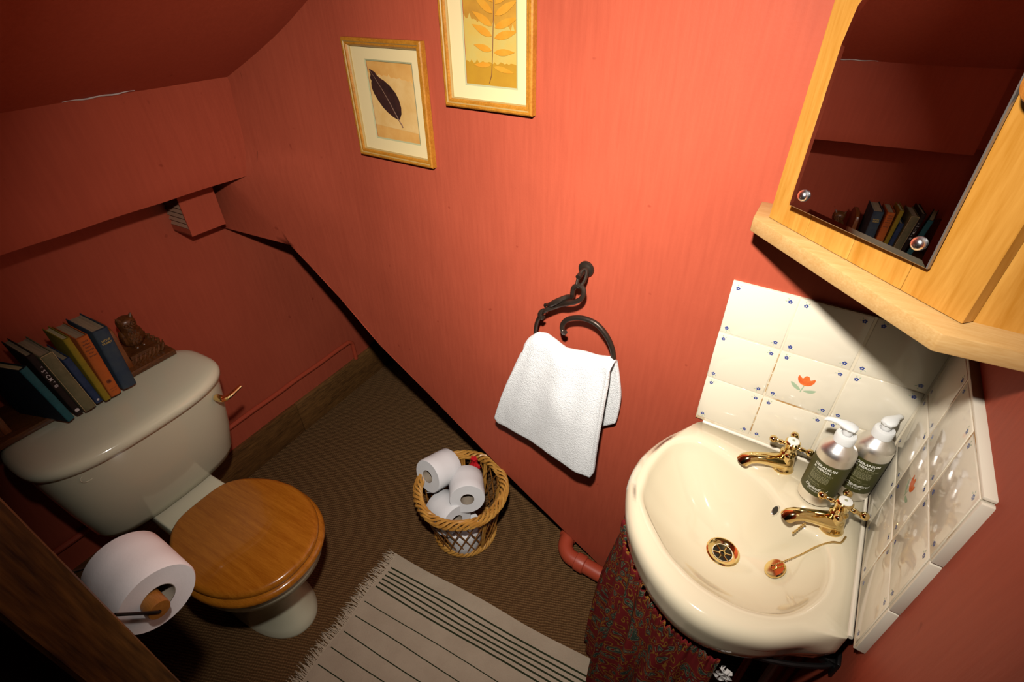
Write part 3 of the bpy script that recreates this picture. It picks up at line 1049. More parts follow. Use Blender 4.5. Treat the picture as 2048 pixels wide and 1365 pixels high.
# mirror with a shaped top
mo = [(.0535, 1.3937), (.2678, 1.3932), (.2620, 1.600), (.2560, 1.640), (.2380, 1.672), (.2150, 1.690), (.1900, 1.716), (.1550, 1.728), (.1200, 1.716), (.0960, 1.690), (.0730, 1.672), (.0560, 1.640), (.0510, 1.600)]
b = MB()
cx_, cz_ = .1565, 1.55
def ins(k): return [(cx_ + (s - cx_) * (1 - k / .11), cz_ + (z - cz_) * (1 - k / .17)) for s, z in mo]
def mw(s, z): return (.2678 - s) * .052 + (1.72 - z) * .014        # the glass sits proud at its left-hand screws
rings = [[cab(s, z, o_ + mw(s, z)) for s, z in ins(k)] for k, o_ in ((0, .0005), (0, .0045), (.0012, .0055))]
b.loft(rings, M['mirror_edge'], True, True, False)
rings = [[cab(s, z, o_ + mw(s, z)) for s, z in ins(k)] for k, o_ in ((.0012, .0055), (.0085, .0063))]
b.loft(rings, M['mirror'], True, False, True)
fin(b, 'mirror', dw, door, smooth=False)
for s, z in ((.0745, 1.4152), (.2479, 1.4168), (.1100, 1.690), (.2050, 1.690)):
    b = MB()
    b.lathe([(.0085, .0062), (.0083, .0085), (.0068, .0115), (.004, .0132), (.001, .0136)], M['chrome'], cab(s, z, mw(s, z)), CN, n=20)
    fin(b, 'screw_cap', dw, door)
b = MB()
b.lathe([(.010, .0), (.0085, .004), (.0080, .010), (.0120, .014), (.0175, .019), (.0180, .025), (.0150, .030), (.008, .0325), (.001, .033)], M['knob'], cab(.2920, 1.5900), CN, n=28)
fin(b, 'door_knob', dw, door)

# ------------------------------------------------------------------ towel ring and towel
YR = D - 0.045
b = MB()
bx, bz = -0.4312, 1.1305
boss = MB()
boss.lathe([(.0190, 0), (.0190, .003), (.0180, .0050), (.012, .0062), (.010, .0075), (.001, .008)], M['iron'], (bx, WALL_Y - .004, bz), (0, -1, 0), n=28)
boss.tube([(bx, WALL_Y - .012, bz), (bx, WALL_Y - .028, bz), (bx, YR + .004, bz - .004)], [.0075, .0065, .0065], M['iron'], n=12)
tr = thing('towel_ring', 'black wrought iron towel ring fixed to the terracotta wall', 'towel ring', (bx, WALL_Y - .004, bz))
boss.build('wall_boss', tr)
b = MB()                                        # narrow link hanging from the boss
lk = []
l0, l1 = Vector((-.4225, D - .024, 1.1420)), Vector((-.4268, YR - .001, 1.1050))
lm, lh = (l0 + l1) / 2, (l1 - l0) / 2
for i in range(28):
    a = 2 * PI * i / 28
    lk.append(lm + lh * math.cos(a) + Vector((.0082 * math.sin(a), 0, 0)))
b.tube(lk, .0038, M['iron'], n=8, closed=True)
b.build('link', tr)
b = MB()
# eye around the link running into two strands twisted round each other
sa = [(-.4407, 0, 1.0828), (-.4388, .001, 1.0990), (-.4288, .002, 1.1075), (-.4170, .001, 1.1060), (-.4115, -.002, 1.0965), (-.4150, -.005, 1.0815), (-.4280, -.007, 1.0695), (-.4471, -.006, 1.0590), (-.4687, .003, 1.0440), (-.4910, .003, 1.0280), (-.5071, -.003, 1.0180), (-.5177, -.002, 1.0058), (-.5265, 0, .9893)]
sb = [(-.4405, 0, 1.0840), (-.4430, .004, 1.0725), (-.4564, .006, 1.0665), (-.4738, -.004, 1.0560), (-.4915, -.006, 1.0415), (-.5051, .002, 1.0310), (-.5140, .003, 1.0270), (-.5115, .003, 1.0180)]
pa = spline([(x, YR + y, z) for x, y, z in sa], 6)
pb = spline([(x, YR + y, z) for x, y, z in sb], 6)
b.tube(pa, [interp([0, .5, .62, .8, 1], [.0058, .0060, .0072, .0060, .0052], i / (len(pa) - 1)) for i in range(len(pa))], M['iron'], n=10)
b.tube(pb, [interp([0, .2, .5, .8, 1], [.0056, .0058, .0072, .0040, .0020], i / (len(pb) - 1)) for i in range(len(pb))], M['iron'], n=10)
b.tube(spline([(-.5120, YR - .005, 1.0200), (-.5190, YR - .008, 1.0110), (-.5205, YR - .008, 1.0010), (-.5150, YR - .007, .9945), (-.5085, YR - .007, 1.0005)], 5), [.003 + .0028 * math.sin(PI * i / 20) for i in range(21)], M['iron'], n=8)
b.build('twisted_shank', tr)
b = MB()
rp = spline([(-.5200, YR, 1.0020), (-.5270, YR, .9890), (-.5350, YR, .9640), (-.5370, YR, .9300), (-.5320, YR, .9050), (-.5120, YR, .8900), (-.4800, YR, .8860), (-.4300, YR, .8860), (-.3800, YR, .8890), (-.3420, YR, .8960), (-.3290, YR, .9130), (-.3235, YR, .9420), (-.3285, YR, .9700), (-.3465, YR, 1.0010), (-.3745, YR, 1.0235), (-.4095, YR, 1.0270), (-.4430, YR, 1.0140), (-.4590, YR, .9960), (-.4600, YR - .003, .9800), (-.4530, YR - .007, .9730), (-.4480, YR - .010, .9790)], 7)
b.tube(rp, [lerp(.0048, .0064, min(1, i / 60)) if i < len(rp) - 14 else .0058 for i in range(len(rp))], M['iron'], n=12)
b.build('ring', tr)

ts = [0, .06, .14, .26, .45, .62, .76, .92, 1.0]
tx = [-.5600, -.5490, -.5270, -.5050, -.4500, -.3960, -.3600, -.3270, -.3180]
tz = [.8830, .9060, .9290, .9330, .9100, .9210, .9230, .9330, .9260]
bs = [0, .05, .30, .45, .75, .92, 1.0]
bxs = [-.6680, -.6560, -.5500, -.4830, -.3700, -.3270, -.3180]
bzs = [.5800, .5610, .5640, .5700, .5560, .5560, .5820]
ks = [0, .33, .6, 1.0]
kx = [-.6250, -.5200, -.4300, -.3010]
kz = [.5200, .5270, .6000, .7220]
NS, NT = 60, 44
rows = []
for i in range(NS + 1):
    s = i / NS
    T = Vector((interp(ts, tx, s), 0, interp(ts, tz, s)))
    Bm = Vector((interp(bs, bxs, s), 0, interp(bs, bzs, s)))
    K = Vector((interp(ks, kx, s), 0, interp(ks, kz, s)))
    r = []
    fold = .004 * math.sin(s * 9.0) + .003 * math.sin(s * 23)
    for j in range(NT + 1):
        t = j / NT
        if t < .38:                             # back sheet, bottom to top
            q = t / .38
            p = K.lerp(T, q)
            p.x += .012 * s * math.sin(PI * q) * (1 if s > .8 else 0)
            y = D - .020 - .012 * q + fold * .3
        elif t < .48:
            q = (t - .38) / .10
            p = T + Vector((0, 0, .012 * math.sin(PI * q)))
            y = lerp(D - .032, D - .070, q)
        else:
            q = (t - .48) / .52
            p = T.lerp(Bm, q)
            p.x -= .006 * math.sin(PI * q) * (1 - s)
            y = D - .070 - .006 * math.sin(PI * q) + fold * (1 - .5 * q) + .010 * q * math.sin(s * 5 + 1) - .018 * q * s
            y -= .010 * math.exp(-((s - .55) / .10) ** 2) * math.exp(-((q - .42) / .22) ** 2)
        y += .0012 * mnoise.noise(Vector((s * 14, t * 14, 3)))
        r.append(Vector((p.x, y, p.z)))
    rows.append(r)
b = MB()
n = NT + 1
o = b.addv([p for r in rows for p in r])
b.faces([(i * n + j, (i + 1) * n + j, (i + 1) * n + j + 1, i * n + j + 1) for i in range(NS) for j in range(NT)], M['towel'], o)
tw = b.build('hand_towel', at=(-.45, D - .05, .90))
sm = tw.modifiers.new('thickness', 'SOLIDIFY')
sm.thickness = .011
sm.offset = 0
ss = tw.modifiers.new('soft', 'SUBSURF')
ss.levels = ss.render_levels = 1
tag(tw, 'folded white terry hand towel hanging over the iron ring', 'towel')

# ------------------------------------------------------------------ framed leaf pictures
def frame_member(root, x0, x1, z0, z1, side, w, prof):
    """mitred moulding; prof = (inset, outwards) from outer edge to sight edge"""
    def corner(ix, iz, ins, y):
        return Vector(((x0 + ins) if ix == 0 else (x1 - ins), WALL_Y - y, (z0 + ins) if iz == 0 else (z1 - ins)))
    ends = {'bottom': ((0, 0), (1, 0)), 'right': ((1, 0), (1, 1)), 'top': ((1, 1), (0, 1)), 'left': ((0, 1), (0, 0))}[side]
    mb = MB()
    ra = [corner(*ends[0], i_, y_) for i_, y_, _ in prof]
    rb = [corner(*ends[1], i_, y_) for i_, y_, _ in prof]
    k = len(prof)
    o = mb.addv(ra + rb)
    for i in range(k - 1):
        mb.faces([(i, i + 1, i + 1 + k, i + k)], prof[i][2], o)
    mb.faces([tuple(range(k)), tuple(reversed(range(k, 2 * k)))], M['frame'], o)
    return mb.build('frame_rail', root, weld=False, angle=25)
def picture(x0, x1, z0, z1, wx, wz, label):
    root = thing('framed_picture', label, 'picture', ((x0 + x1) / 2, WALL_Y, z0), 0, 'pressed leaf pictures')
    F, G = M['frame'], M['frame_gold']
    prof = [(0, .002, F), (0, .016, F), (.003, .0185, F), (.0075, .0185, G), (.0095, .0165, F), (.0135, .0165, F), (.0165, .0125, G), (.0185, .0100, G), (.0185, .004, F)]
    for sd in ('bottom', 'right', 'top', 'left'):
        frame_member(root, x0, x1, z0, z1, sd, .018, prof)
    ym = WALL_Y - .0065
    mb = MB()                                   # mount with a window
    ix0, ix1, iz0, iz1 = x0 + .0178, x1 - .0178, z0 + .0178, z1 - .0178
    oo = [(ix0, ym, iz0), (ix1, ym, iz0), (ix1, ym, iz1), (ix0, ym, iz1)]
    ii = [(wx[0], ym, wz[0]), (wx[1], ym, wz[0]), (wx[1], ym, wz[1]), (wx[0], ym, wz[1])]
    mb.loft([oo, ii], M['mount'], True)
    i2 = [(wx[0] + .0035, ym + .0012, wz[0] + .0035), (wx[1] - .0035, ym + .0012, wz[0] + .0035), (wx[1] - .0035, ym + .0012, wz[1] - .0035), (wx[0] + .0035, ym + .0012, wz[1] - .0035)]
    mb.loft([ii, i2], M['bevel'], True)
    mb.build('mount', root, smooth=False)
    return root, ym
def sheet(root, poly, y, m, name):
    mb = MB()
    mb.prism([(x, y, z) for x, z in poly], (0, .0004, 0), m)
    return mb.build(name, root, smooth=False)
def torn(xa, xb, z, amp, seed, n=26, slope=0.0):
    rnd = random.Random(seed)
    return [(lerp(xa, xb, i / n), z + slope * (i / n) + amp * (rnd.random() - .5) + (amp * .8 if i % 3 == 0 else 0)) for i in range(n + 1)]

P1, ym = picture(-1.1175, -.8610, 1.2915, 1.5640, (-1.0560, -.9020), (1.3385, 1.5200), 'framed dark pressed leaf on ochre paper, lower left of the two pictures')
a0, a1, c0, c1 = -1.0535, -.9045, 1.3410, 1.5175
sheet(P1, [(a0, c0), (a1, c0), (a1, c1), (a0, c1)], ym + .0034, M['ochre'], 'backing_paper')
sheet(P1, [(a0, 1.372), (a1, 1.3650)] + list(reversed(torn(a0, a1, 1.4890, .006, 3, slope=-.012))), ym + .0030, M['sand'], 'torn_paper')
lp_ = [(-1.0474, 1.4990), (-1.0300, 1.4930), (-1.0240, 1.4860), (-1.0130, 1.4800), (-1.0020, 1.4760), (-.9850, 1.4660), (-.9690, 1.4520), (-.9600, 1.4370), (-.9560, 1.4200), (-.9580, 1.4050), (-.9660, 1.3920), (-.9700, 1.3905), (-.9870, 1.3960), (-1.0020, 1.4040), (-1.0180, 1.4150), (-1.0310, 1.4290), (-1.0430, 1.4450), (-1.0480, 1.4580), (-1.0470, 1.4680), (-1.0450, 1.4730), (-1.0490, 1.4790), (-1.0450, 1.4860)]
mb = MB()
cen = [(lerp(-1.0474, -.9690, i / 8), lerp(1.4990, 1.3915, i / 8)) for i in range(9)]
mb.prism([(x, ym + .0022, z) for x, z in lp_], (0, .0006, 0), M['leaf_dark'])
lf = mb.build('pressed_leaf', P1, smooth=False)
mb = MB()
mb.tube([(x + .004 * math.sin(i * .4), ym + .0018, z) for i, (x, z) in enumerate(cen)] + [(-.9600, ym + .0018, 1.3800), (-.9575, ym + .0018, 1.3745)], [.0004 + .0001 * i for i in range(11)], M['leaf_rib'], n=5)
rib = mb.build('leaf_stalk', P1)

P2, ym = picture(-.8030, -.5750, 1.4420, 1.7650, (-.7510, -.6160), (1.4860, 1.7200), 'framed golden leaflet spray, upper right picture cut by the top of the view')
a0, a1, c0, c1 = -.7480, -.6190, 1.4890, 1.7170
sheet(P2, [(a0, c0), (a1, c0), (a1, c1), (a0, c1)], ym + .0036, M['umber'], 'backing_paper')
sheet(P2, [(a0, 1.500), (a1, 1.500)] + list(reversed(torn(a0, a1, 1.6060, .010, 5, slope=-.016))), ym + .0033, M['straw'], 'torn_paper')
sheet(P2, [(a0, c0), (a1, c0)] + list(reversed(torn(a0, a1, 1.5310, .004, 8))), ym + .0030, M['gold'], 'torn_paper')
stem = [(-.6875, 1.4940), (-.6815, 1.5090), (-.6790, 1.5300), (-.6765, 1.5600), (-.6745, 1.5900), (-.6720, 1.6200), (-.6705, 1.6500), (-.6700, 1.6900)]
mb = MB()
mb.tube([(x, ym + .0016, z) for x, z in stem], .0008, M['leaf_stem'], n=5)
mb.build('leaf_stem', P2)
for zc, ln, up, w in ((1.528, .040, -.006, .0050), (1.5535, .040, .004, .0062), (1.5790, .044, .013, .0072), (1.5960, .044, .018, .0070), (1.6170, .042, .024, .0072), (1.6350, .036, .030, .0070), (1.6560, .032, .030, .0066), (1.6740, .026, .030, .006)):
    sx = interp([p[1] for p in stem], [p[0] for p in stem], zc)
    for sd in (-1, 1):
        uu = up + (.004 if sd < 0 else -.002)
        d = Vector((sd * ln, 0, uu)).normalized()
        w_ = Vector((-d.z, 0, d.x))
        base = Vector((sx + sd * .003, ym + .0020, zc - (.003 if sd > 0 else 0)))
        ln *= 1.12
        L_ = math.hypot(ln, uu)
        pts = []
        for q in range(9):
            t = q / 8
            pts.append(base + d * L_ * t + w_ * w * math.sin(PI * t ** .8) * (1.0))
        for q in range(7, 0, -1):
            t = q / 8
            pts.append(base + d * L_ * t - w_ * w * math.sin(PI * t ** .8))
        mb = MB()
        mb.prism(pts, (0, .0005, 0), M['leaf_gold'])
        mb.build('leaflet', P2, smooth=False)

# ------------------------------------------------------------------ toilet
TU, TV = -1.25, 0.335
toilet = thing('toilet', 'cream close coupled toilet with a brown wooden seat by the left wall', 'toilet', uvz(TU, TV, 0), ROT_L)
def super_outline(u0, u1, w, vc, n=56, e=3.0, bulge=0.0, front=None):
    out = []
    uc, hu = (u0 + u1) / 2, (u1 - u0) / 2
    for i in range(n):
        a = 2 * PI * i / n
        ca, sa = math.cos(a), math.sin(a)
        x = uc + hu * math.copysign(abs(ca) ** (2 / e), ca)
        y = w * math.copysign(abs(sa) ** (2 / e), sa)
        if ca > 0: x += bulge * (1 - (y / w) ** 2) - bulge * .2
        out.append((x - TU, vc + y - TV))
    return out
def seat_outline(ub, uf, w, n=64, back_w=.105, e_f=2.15):
    """back edge straight, sides swelling, round front"""
    out = []
    um = ub + (uf - ub) * .46
    for i in range(n):
        a = 2 * PI * i / n
        ca, sa = math.cos(a), math.sin(a)
        if ca >= 0:
            x = um + (uf - um) * ca ** (2 / e_f)
            y = w * math.copysign(abs(sa) ** (2 / e_f), sa)
        else:
            x = um - (um - ub) * abs(ca) ** (2 / 3.6)
            t = (um - x) / (um - ub)
            y = math.copysign(abs(sa) ** (2 / 3.6), sa) * lerp(w, back_w + .02, smooth(t) * .9)
        out.append((x - TU, y))
    return out
# cistern body, tapering down
b = MB()
rings = []
for z, u1, w, vc in ((.405, -1.375, .180, .336), (.412, -1.358, .196, .336), (.44, -1.346, .206, .335), (.55, -1.307, .219, .333), (.66, -1.277, .229, .331), (.748, -1.262, .236, .330)):
    rings.append([(x, y, z) for x, y in super_outline(-1.520, u1, w, vc, e=3.4, bulge=.012)])
b.loft(rings, M['ceramic'], True, True, True)
cist = b.build('cistern', toilet, local=True, angle=60)
b = MB()
rings = []
for z, d in ((.7500, .004), (.7530, 0), (.7660, -.001), (.7745, .003), (.7800, .012), (.7835, .030), (.7850, .060)):
    rings.append([(x, y, z) for x, y in super_outline(-1.530 + d, -1.247 - d, .2440 - d, .330, e=3.2, bulge=.014)])
b.loft(rings, M['ceramic'], True, True, True)
b.build('cistern_lid', toilet, local=True, angle=60)
# lever
b = MB()
pv = Vector((-1.262 - TU, .507 - TV, .708))
b.lathe([(.010, -.012), (.0105, .006), (.0085, .013), (.004, .016)], M['brass'], pv, (1, .15, 0), n=16)
lv = spline([pv + Vector((.010, -.002, 0)), pv + Vector((.014, .012, -.002)), pv + Vector((.014, .026, -.002)), pv + Vector((.013, .044, .001)), pv + Vector((.012, .062, .004))], 6)
b.tube(lv, [lerp(.0085, .0055, i / (len(lv) - 1)) for i in range(len(lv))], M['brass'], n=10)
b.build('flush_lever', toilet, local=True)
b = MB()                                        # moulded oval mark
bc = Vector((-1.2745 - TU, .172 - TV, .718))
ring_ = []
for i in range(28):
    a = 2 * PI * i / 28
    ring_.append(bc + Vector((-.0008 - .030 * (math.cos(a) * .016) * -1, .0150 * math.cos(a), .0120 * math.sin(a))))
b.tube(ring_, .0010, M['ceramic'], n=5, closed=True)
b.build('maker_mark', toilet, local=True)
# pan
b = MB()
def pan_ring(z, ub, uf, w, bw): return [(x, y, z) for x, y in seat_outline(ub, uf, w, back_w=bw)]
rings = [pan_ring(0.0, -1.270, -.955, .098, .085), pan_ring(.012, -1.270, -.953, .099, .085), pan_ring(.030, -1.268, -.962, .090, .080), pan_ring(.10, -1.262, -.985, .080, .075),
         pan_ring(.20, -1.262, -.980, .082, .078), pan_ring(.27, -1.262, -.945, .105, .085), pan_ring(.315, -1.262, -.898, .140, .090), pan_ring(.345, -1.262, -.868, .160, .094), pan_ring(.352, -1.262, -.855, .168, .096), pan_ring(.395, -1.262, -.850, .170, .096), pan_ring(.402, -1.262, -.856, .165, .093)]
b.loft(rings, M['ceramic'], True, True, True)
b.build('pan', toilet, local=True, angle=60)
b = MB()
b.box((-1.50 - TU, -.092, .345), (-1.235 - TU, .092, .404), M['ceramic'])
b.build('pan_ledge', toilet, local=True, bevel=.006, seg=3)
# seat ring and lid
b = MB()
rings = []
for z, d in ((.4035, .010), (.406, .003), (.414, 0), (.421, .002), (.426, .008), (.4275, .016)):
    rings.append([(x, y, z) for x, y in seat_outline(-1.236 + d * .5, -.832 - d, .180 - d, back_w=.112 - d)])
b.loft(rings, M['seat'], True, True, True)
b.build('seat', toilet, local=True, angle=60)
b = MB()
rings = []
for z, d in ((.4285, .012), (.4305, .006), (.437, .004), (.444, .006), (.4485, .012), (.4500, .019)):
    rings.append([(x, y, z) for x, y in seat_outline(-1.258 + d * .5, -.838 - d, .176 - d, back_w=.110 - d)])
b.loft(rings, M['seat'], True, True, True)
b.build('seat_lid', toilet, local=True, angle=60)
for s in (-1, 1):
    b = MB()
    b.tube([(-1.262 - TU, s * .072, .415), (-1.240 - TU, s * .072, .418)], .009, M['brass'], n=10)
    b.build('hinge', toilet, local=True)

# ------------------------------------------------------------------ book rack with carved owl ends
ZR0, ZR1 = .7865, .8035
rack = thing('book_rack', 'dark carved wooden book rack with owl ends resting on the cistern', 'book rack', uvz(-1.52, .28, ZR0), ROT_L)
b = MB()
b.box((-1.600 + 1.52, .015 - .28, 0), (-1.447 + 1.52, .530 - .28, ZR1 - ZR0), M['rack'])
b.build('base_board', rack, local=True, bevel=.0025)
def book_end(vb, sd):
    b = MB()
    L = lambda u, v, z: (u + 1.52, v - .28, z - ZR0)
    prof = [(-1.590, .8036), (-1.468, .8036), (-1.468, .905), (-1.476, .925), (-1.500, .935), (-1.570, .935), (-1.590, .920)]
    b.prism([L(u, vb, z) for u, z in prof], (0, sd * .016, 0), M['rack_edge'])
    b.build('end_board', rack, local=True, bevel=.002)
    # carved owl
    oc = vb + sd * .066
    b = MB()
    rings = []
    for z, hw, hd, du in ((.828, .014, .014, 0), (.838, .022, .020, 0), (.852, .0255, .023, 0), (.868, .0245, .022, 0), (.880, .0215, .020, .001), (.886, .0195, .019, .002), (.896, .0225, .021, .003), (.908, .0235, .022, .004), (.916, .021, .0195, .003), (.921, .013, .013, .002)):
        rings.append([L(-1.525 + du + hd * math.cos(2 * PI * i / 16), oc + hw * math.sin(2 * PI * i / 16), z) for i in range(16)])
    b.loft(rings, M['rack'], True, True, True)
    for s in (-1, 1):                           # ears, eyes, wings, feet
        p = Vector(L(-1.517, oc + s * .014, .915))
        b.lathe([(.0075, 0), (.006, .006), (.0008, .0155)], M['rack'], p, (.1, s * .45, 1), n=8)
        b.lathe([(.0085, 0), (.0085, .0025), (.0055, .003), (.005, .0015), (.0030, .0042), (.0005, .0048)], M['rack'], Vector(L(-1.5015, oc + s * .0095, .904)), (1, s * .25, .15), n=12)
        b.ball(L(-1.529, oc + s * .0205, .858), .016, M['rack'], 10, 8, (1.1, .62, 1.6))
        b.ball(L(-1.506, oc + s * .009, .830), .0075, M['rack'], 8, 6, (1.2, .9, .8))
    b.lathe([(.0038, 0), (.003, .004), (.0004, .0085)], M['rack'], Vector(L(-1.5000, oc, .899)), (1, 0, -.8), n=8)
    for q in range(5):                          # breast feathers
        for w in range(-1, 2):
            b.ball(L(-1.5035 - abs(w) * .0025, oc + w * .009 + (.0045 if q % 2 else 0) - .002, .845 + q * .0075), .0048, M['rack'], 6, 5, (.7, 1, 1.2))
    b.build('carved_owl', rack, local=True)
    # stepped leaf-carved plinth
    b = MB()
    for i, (v0, v1, z1) in enumerate(((.016, .090, .8200), (.020, .078, .8300), (.066, .105, .8260), (.086, .110, .8170))):
        a_, c_ = vb + sd * v0, vb + sd * v1
        b.box(L(-1.580 + i * .004, min(a_, c_), .8036), L(-1.470 - i * .003, max(a_, c_), z1), M['rack'])
    for i in range(7):
        t = i / 6
        p0 = Vector(L(-1.472, vb + sd * (.022 + .076 * t), .806))
        b.tube([p0, p0 + Vector((.002, sd * .005, .008)), p0 + Vector((-.004, sd * .012, .016)), p0 + Vector((-.014, sd * .018, .021))], [.004, .0052, .004, .0012], M['rack'], n=7)
    for i in range(4):
        p0 = Vector(L(-1.485 - .025 * i, vb + sd * .095, .812))
        b.tube([p0, p0 + Vector((0, sd * .008, .012)), p0 + Vector((0, sd * .012, .024)), p0 + Vector((0, sd * .006, .034 - .003 * i))], [.006, .006, .004, .001], M['rack'], n=7)
    b.build('carved_plinth', rack, local=True, angle=30)
book_end(.409, 1)
book_end(.140, -1)

# ------------------------------------------------------------------ books
def make_book(v0, v1, top_shift, h, depth, spine_u, cover, cover2, pages, label, round_=.0035, yaw=0.0):
    """stands on the rack; spine looks away from the wall; leans so that its top moves by top_shift along the rack"""
    lean = math.atan2(top_shift, h)
    root = thing('book', label, 'book', (0, 0, 0), 0, 'old hardbacks in the book rack')
    base = uvz(spine_u, (v0 + v1) / 2, ZR1 + .0006 + abs(math.sin(lean)) * (v1 - v0) / 2)
    root.matrix_basis = Matrix.Translation(base) @ Matrix.Rotation(ROT_L + yaw, 4, 'Z') @ Matrix.Rotation(-lean, 4, 'X')
    w = v1 - v0
    ct = .0022
    def loc(mb, name, parent, **kw):
        o = bpy.data.objects.new(name, mb.mesh(name, **kw))
        col.objects.link(o)
        o.parent = parent
        return o
    mb = MB()                                   # boards and rounded spine in one cover
    sec = []
    n_ = 8
    for i in range(n_ + 1):
        a = -PI / 2 + PI * i / n_
        sec.append((round_ * math.cos(a) - round_ * .2, w / 2 * math.sin(a)))
    outer = [(-depth, -w / 2)] + sec + [(-depth, w / 2)]
    inner = [(-depth, w / 2 - ct), (-.004, w / 2 - ct), (-.004, -w / 2 + ct), (-depth, -w / 2 + ct)]
    mb.prism([(x, y, 0) for x, y in outer + inner], (0, 0, h), cover)
    if cover2:
        k2_ = mb.slot(cover2)
        for i in range(len(mb.mi)):
            if not 3 <= i <= 2 + n_: mb.mi[i] = k2_
    cv = loc(mb, 'cover', root, angle=40, weld=False)
    mb = MB()
    pw = w / 2 - ct - .0002
    top = h - .0035
    mb.prism([(-depth + .004, -pw, .003), (-.0045, -pw, .003), (-.0045, pw, .003), (-depth + .004, pw, .003), (-depth + .007, 0, .003)], (0, 0, top - .003), pages)
    loc(mb, 'pages', root, smooth=False)
    return root, cv, w, h, round_
def spine_print(bk, items, m, name='spine_print'):
    """items: (text, size, height on the spine, across?)"""
    root, cv, w, h, rd = bk
    mb = MB()
    for txt, size, zz, turned in items:
        v, f = text_mesh(txt, size, 0, 'CENTER', 1.0, size * .02)
        pts = []
        for x, y, _ in v:
            if turned:
                yy, z = y - size * .35, zz - x
                yy = yy
            else:
                yy, z = x, zz + y
            yy = max(-w * .47, min(w * .47, yy))
            a = math.asin(max(-1, min(1, yy / (w / 2))))
            pts.append((rd * math.cos(a) - rd * .2 + .0005, yy, z))
        o = mb.addv(pts)
        mb.faces(f, m, o)
    o = bpy.data.objects.new(name, mb.mesh(name, smooth=False, weld=False))
    col.objects.link(o)
    o.parent = cv
    return o
def cloth(name, c, c2=None): return mat(name, c, rough=0.75, spec=0.2, c2=c2 or tuple(k * .7 for k in c), nscale=30.0, bump=.3, bscale=220.0)
gilt = mat('gilt_print', (0.52, 0.36, 0.08), rough=0.4)
white_ink = mat('white_ink', (0.50, 0.46, 0.45), rough=0.7)
brown_ink = mat('brown_ink', (0.16, 0.035, 0.008), rough=0.8)
NAVY = cloth('navy_cloth', (0.018, 0.030, 0.075), (0.035, 0.050, 0.10))
make_book(.2215, .2390, -.018, .176, .150, -1.388, cloth('teal_cloth', (0.022, 0.105, 0.125)), cloth('dark_navy_board', (0.008, 0.014, 0.022)), M['pages_pale'], 'leaning teal hardback with wide dark cover, leftmost of the books', .003, yaw=.30)
k2 = make_book(.2440, .2585, -.013, .192, .125, -1.392, cloth('black_cloth', (0.020, 0.012, 0.010)), None, M['pages'], 'thin black book with white spine lettering next to the teal one', .002)
spine_print(k2, [('*  S * C M *  III', .0105, .125, True)], white_ink)
mb = MB()
mb.lathe([(.0048, .0), (.0048, .0004)], white_ink, (k2[4] * .8 + .0002, 0, .014), (1, 0, 0), n=14)
oo_ = bpy.data.objects.new('spine_emblem', mb.mesh('spine_emblem'))
col.objects.link(oo_)
oo_.parent = k2[1]
k3 = make_book(.2610, .2870, -.012, .180, .125, -1.388, cloth('grey_green_cloth', (0.16, 0.135, 0.070), (0.11, 0.10, 0.05)), None, M['pages'], 'faded grey green hardback with worn pale edges, third book from the left', .004)
mb = MB()                                       # worn pale hinge edges of the faded spine
for yy in (-.0125, .0123):
    mb.tube([(.0012, yy, z_) for z_ in (.001, .06, .12, .1795)], .0009, cloth('worn_edge', (0.42, 0.30, 0.15)), n=5)
mb.tube([(.0030 - .00002, yy, .1796) for yy in (-.011, 0, .011)], .0010, bpy.data.materials['worn_edge'], n=5)
oo_ = bpy.data.objects.new('worn_edge', mb.mesh('worn_edge'))
col.objects.link(oo_)
oo_.parent = k3[1]
k4 = make_book(.2905, .3060, -.008, .145, .110, -1.394, NAVY, None, M['pages'], 'short navy book between the grey green and mustard ones', .002)
mb = MB()
mb.lathe([(.0030, .0), (.0030, .0004)], white_ink, (k4[4] * .8 + .0002, 0, .010), (1, 0, 0), n=10)
oo_ = bpy.data.objects.new('spine_emblem', mb.mesh('spine_emblem'))
col.objects.link(oo_)
oo_.parent = k4[1]
make_book(.3068, .3212, -.004, .195, .098, -1.386, cloth('mustard_cloth', (0.27, 0.18, 0.012), (0.20, 0.145, 0.012)), None, M['pages_pale'], 'slim mustard yellow hardback leaning beside the orange book', .003)
k5 = make_book(.3225, .3480, .003, .182, .115, -1.388, cloth('orange_cloth', (0.44, 0.105, 0.018), (0.38, 0.085, 0.016)), None, M['pages'], 'orange hardback with brown lettering down its spine', .004)
mb = MB()
rnd = random.Random(4)
for i, wd in enumerate((.013, .016, .012, .017, .010, .015)):   # title too worn to read: rows of short dark strokes
    zz = .168 - i * .0085
    x = -wd / 2
    while x < wd / 2:
        ww = rnd.uniform(.0012, .0026)
        a_ = [(.0036, x, zz), (.0036, x + ww, zz), (.0036, x + ww, zz + rnd.uniform(.0035, .0048)), (.0036, x, zz + .0042)]
        o = mb.addv(a_)
        mb.faces([(0, 1, 2, 3)], brown_ink, o)
        x += ww + .0009
for wd, zz in ((.016, .022), (.014, .015)):
    o = mb.addv([(.0036, -wd / 2, zz), (.0036, wd / 2, zz), (.0036, wd / 2, zz + .001), (.0036, -wd / 2, zz + .001)])
    mb.faces([(0, 1, 2, 3)], brown_ink, o)
oo_ = bpy.data.objects.new('spine_print', mb.mesh('spine_print', smooth=False, weld=False))
col.objects.link(oo_)
oo_.parent = k5[1]
mb = MB()
mb.lathe([(.0056, .0), (.0056, .0004), (.0032, .0004), (.0032, 0)], brown_ink, (.0034, 0, .045), (1, 0, 0), n=18)
oo_ = bpy.data.objects.new('spine_emblem', mb.mesh('spine_emblem'))
col.objects.link(oo_)
oo_.parent = k5[1]
k6 = make_book(.3540, .3880, .007, .178, .128, -1.390, cloth('blue_cloth', (0.026, 0.040, 0.066), (0.045, 0.058, 0.070)), None, M['pages'], 'thick blue hardback with gold title, nearest the right owl', .005)
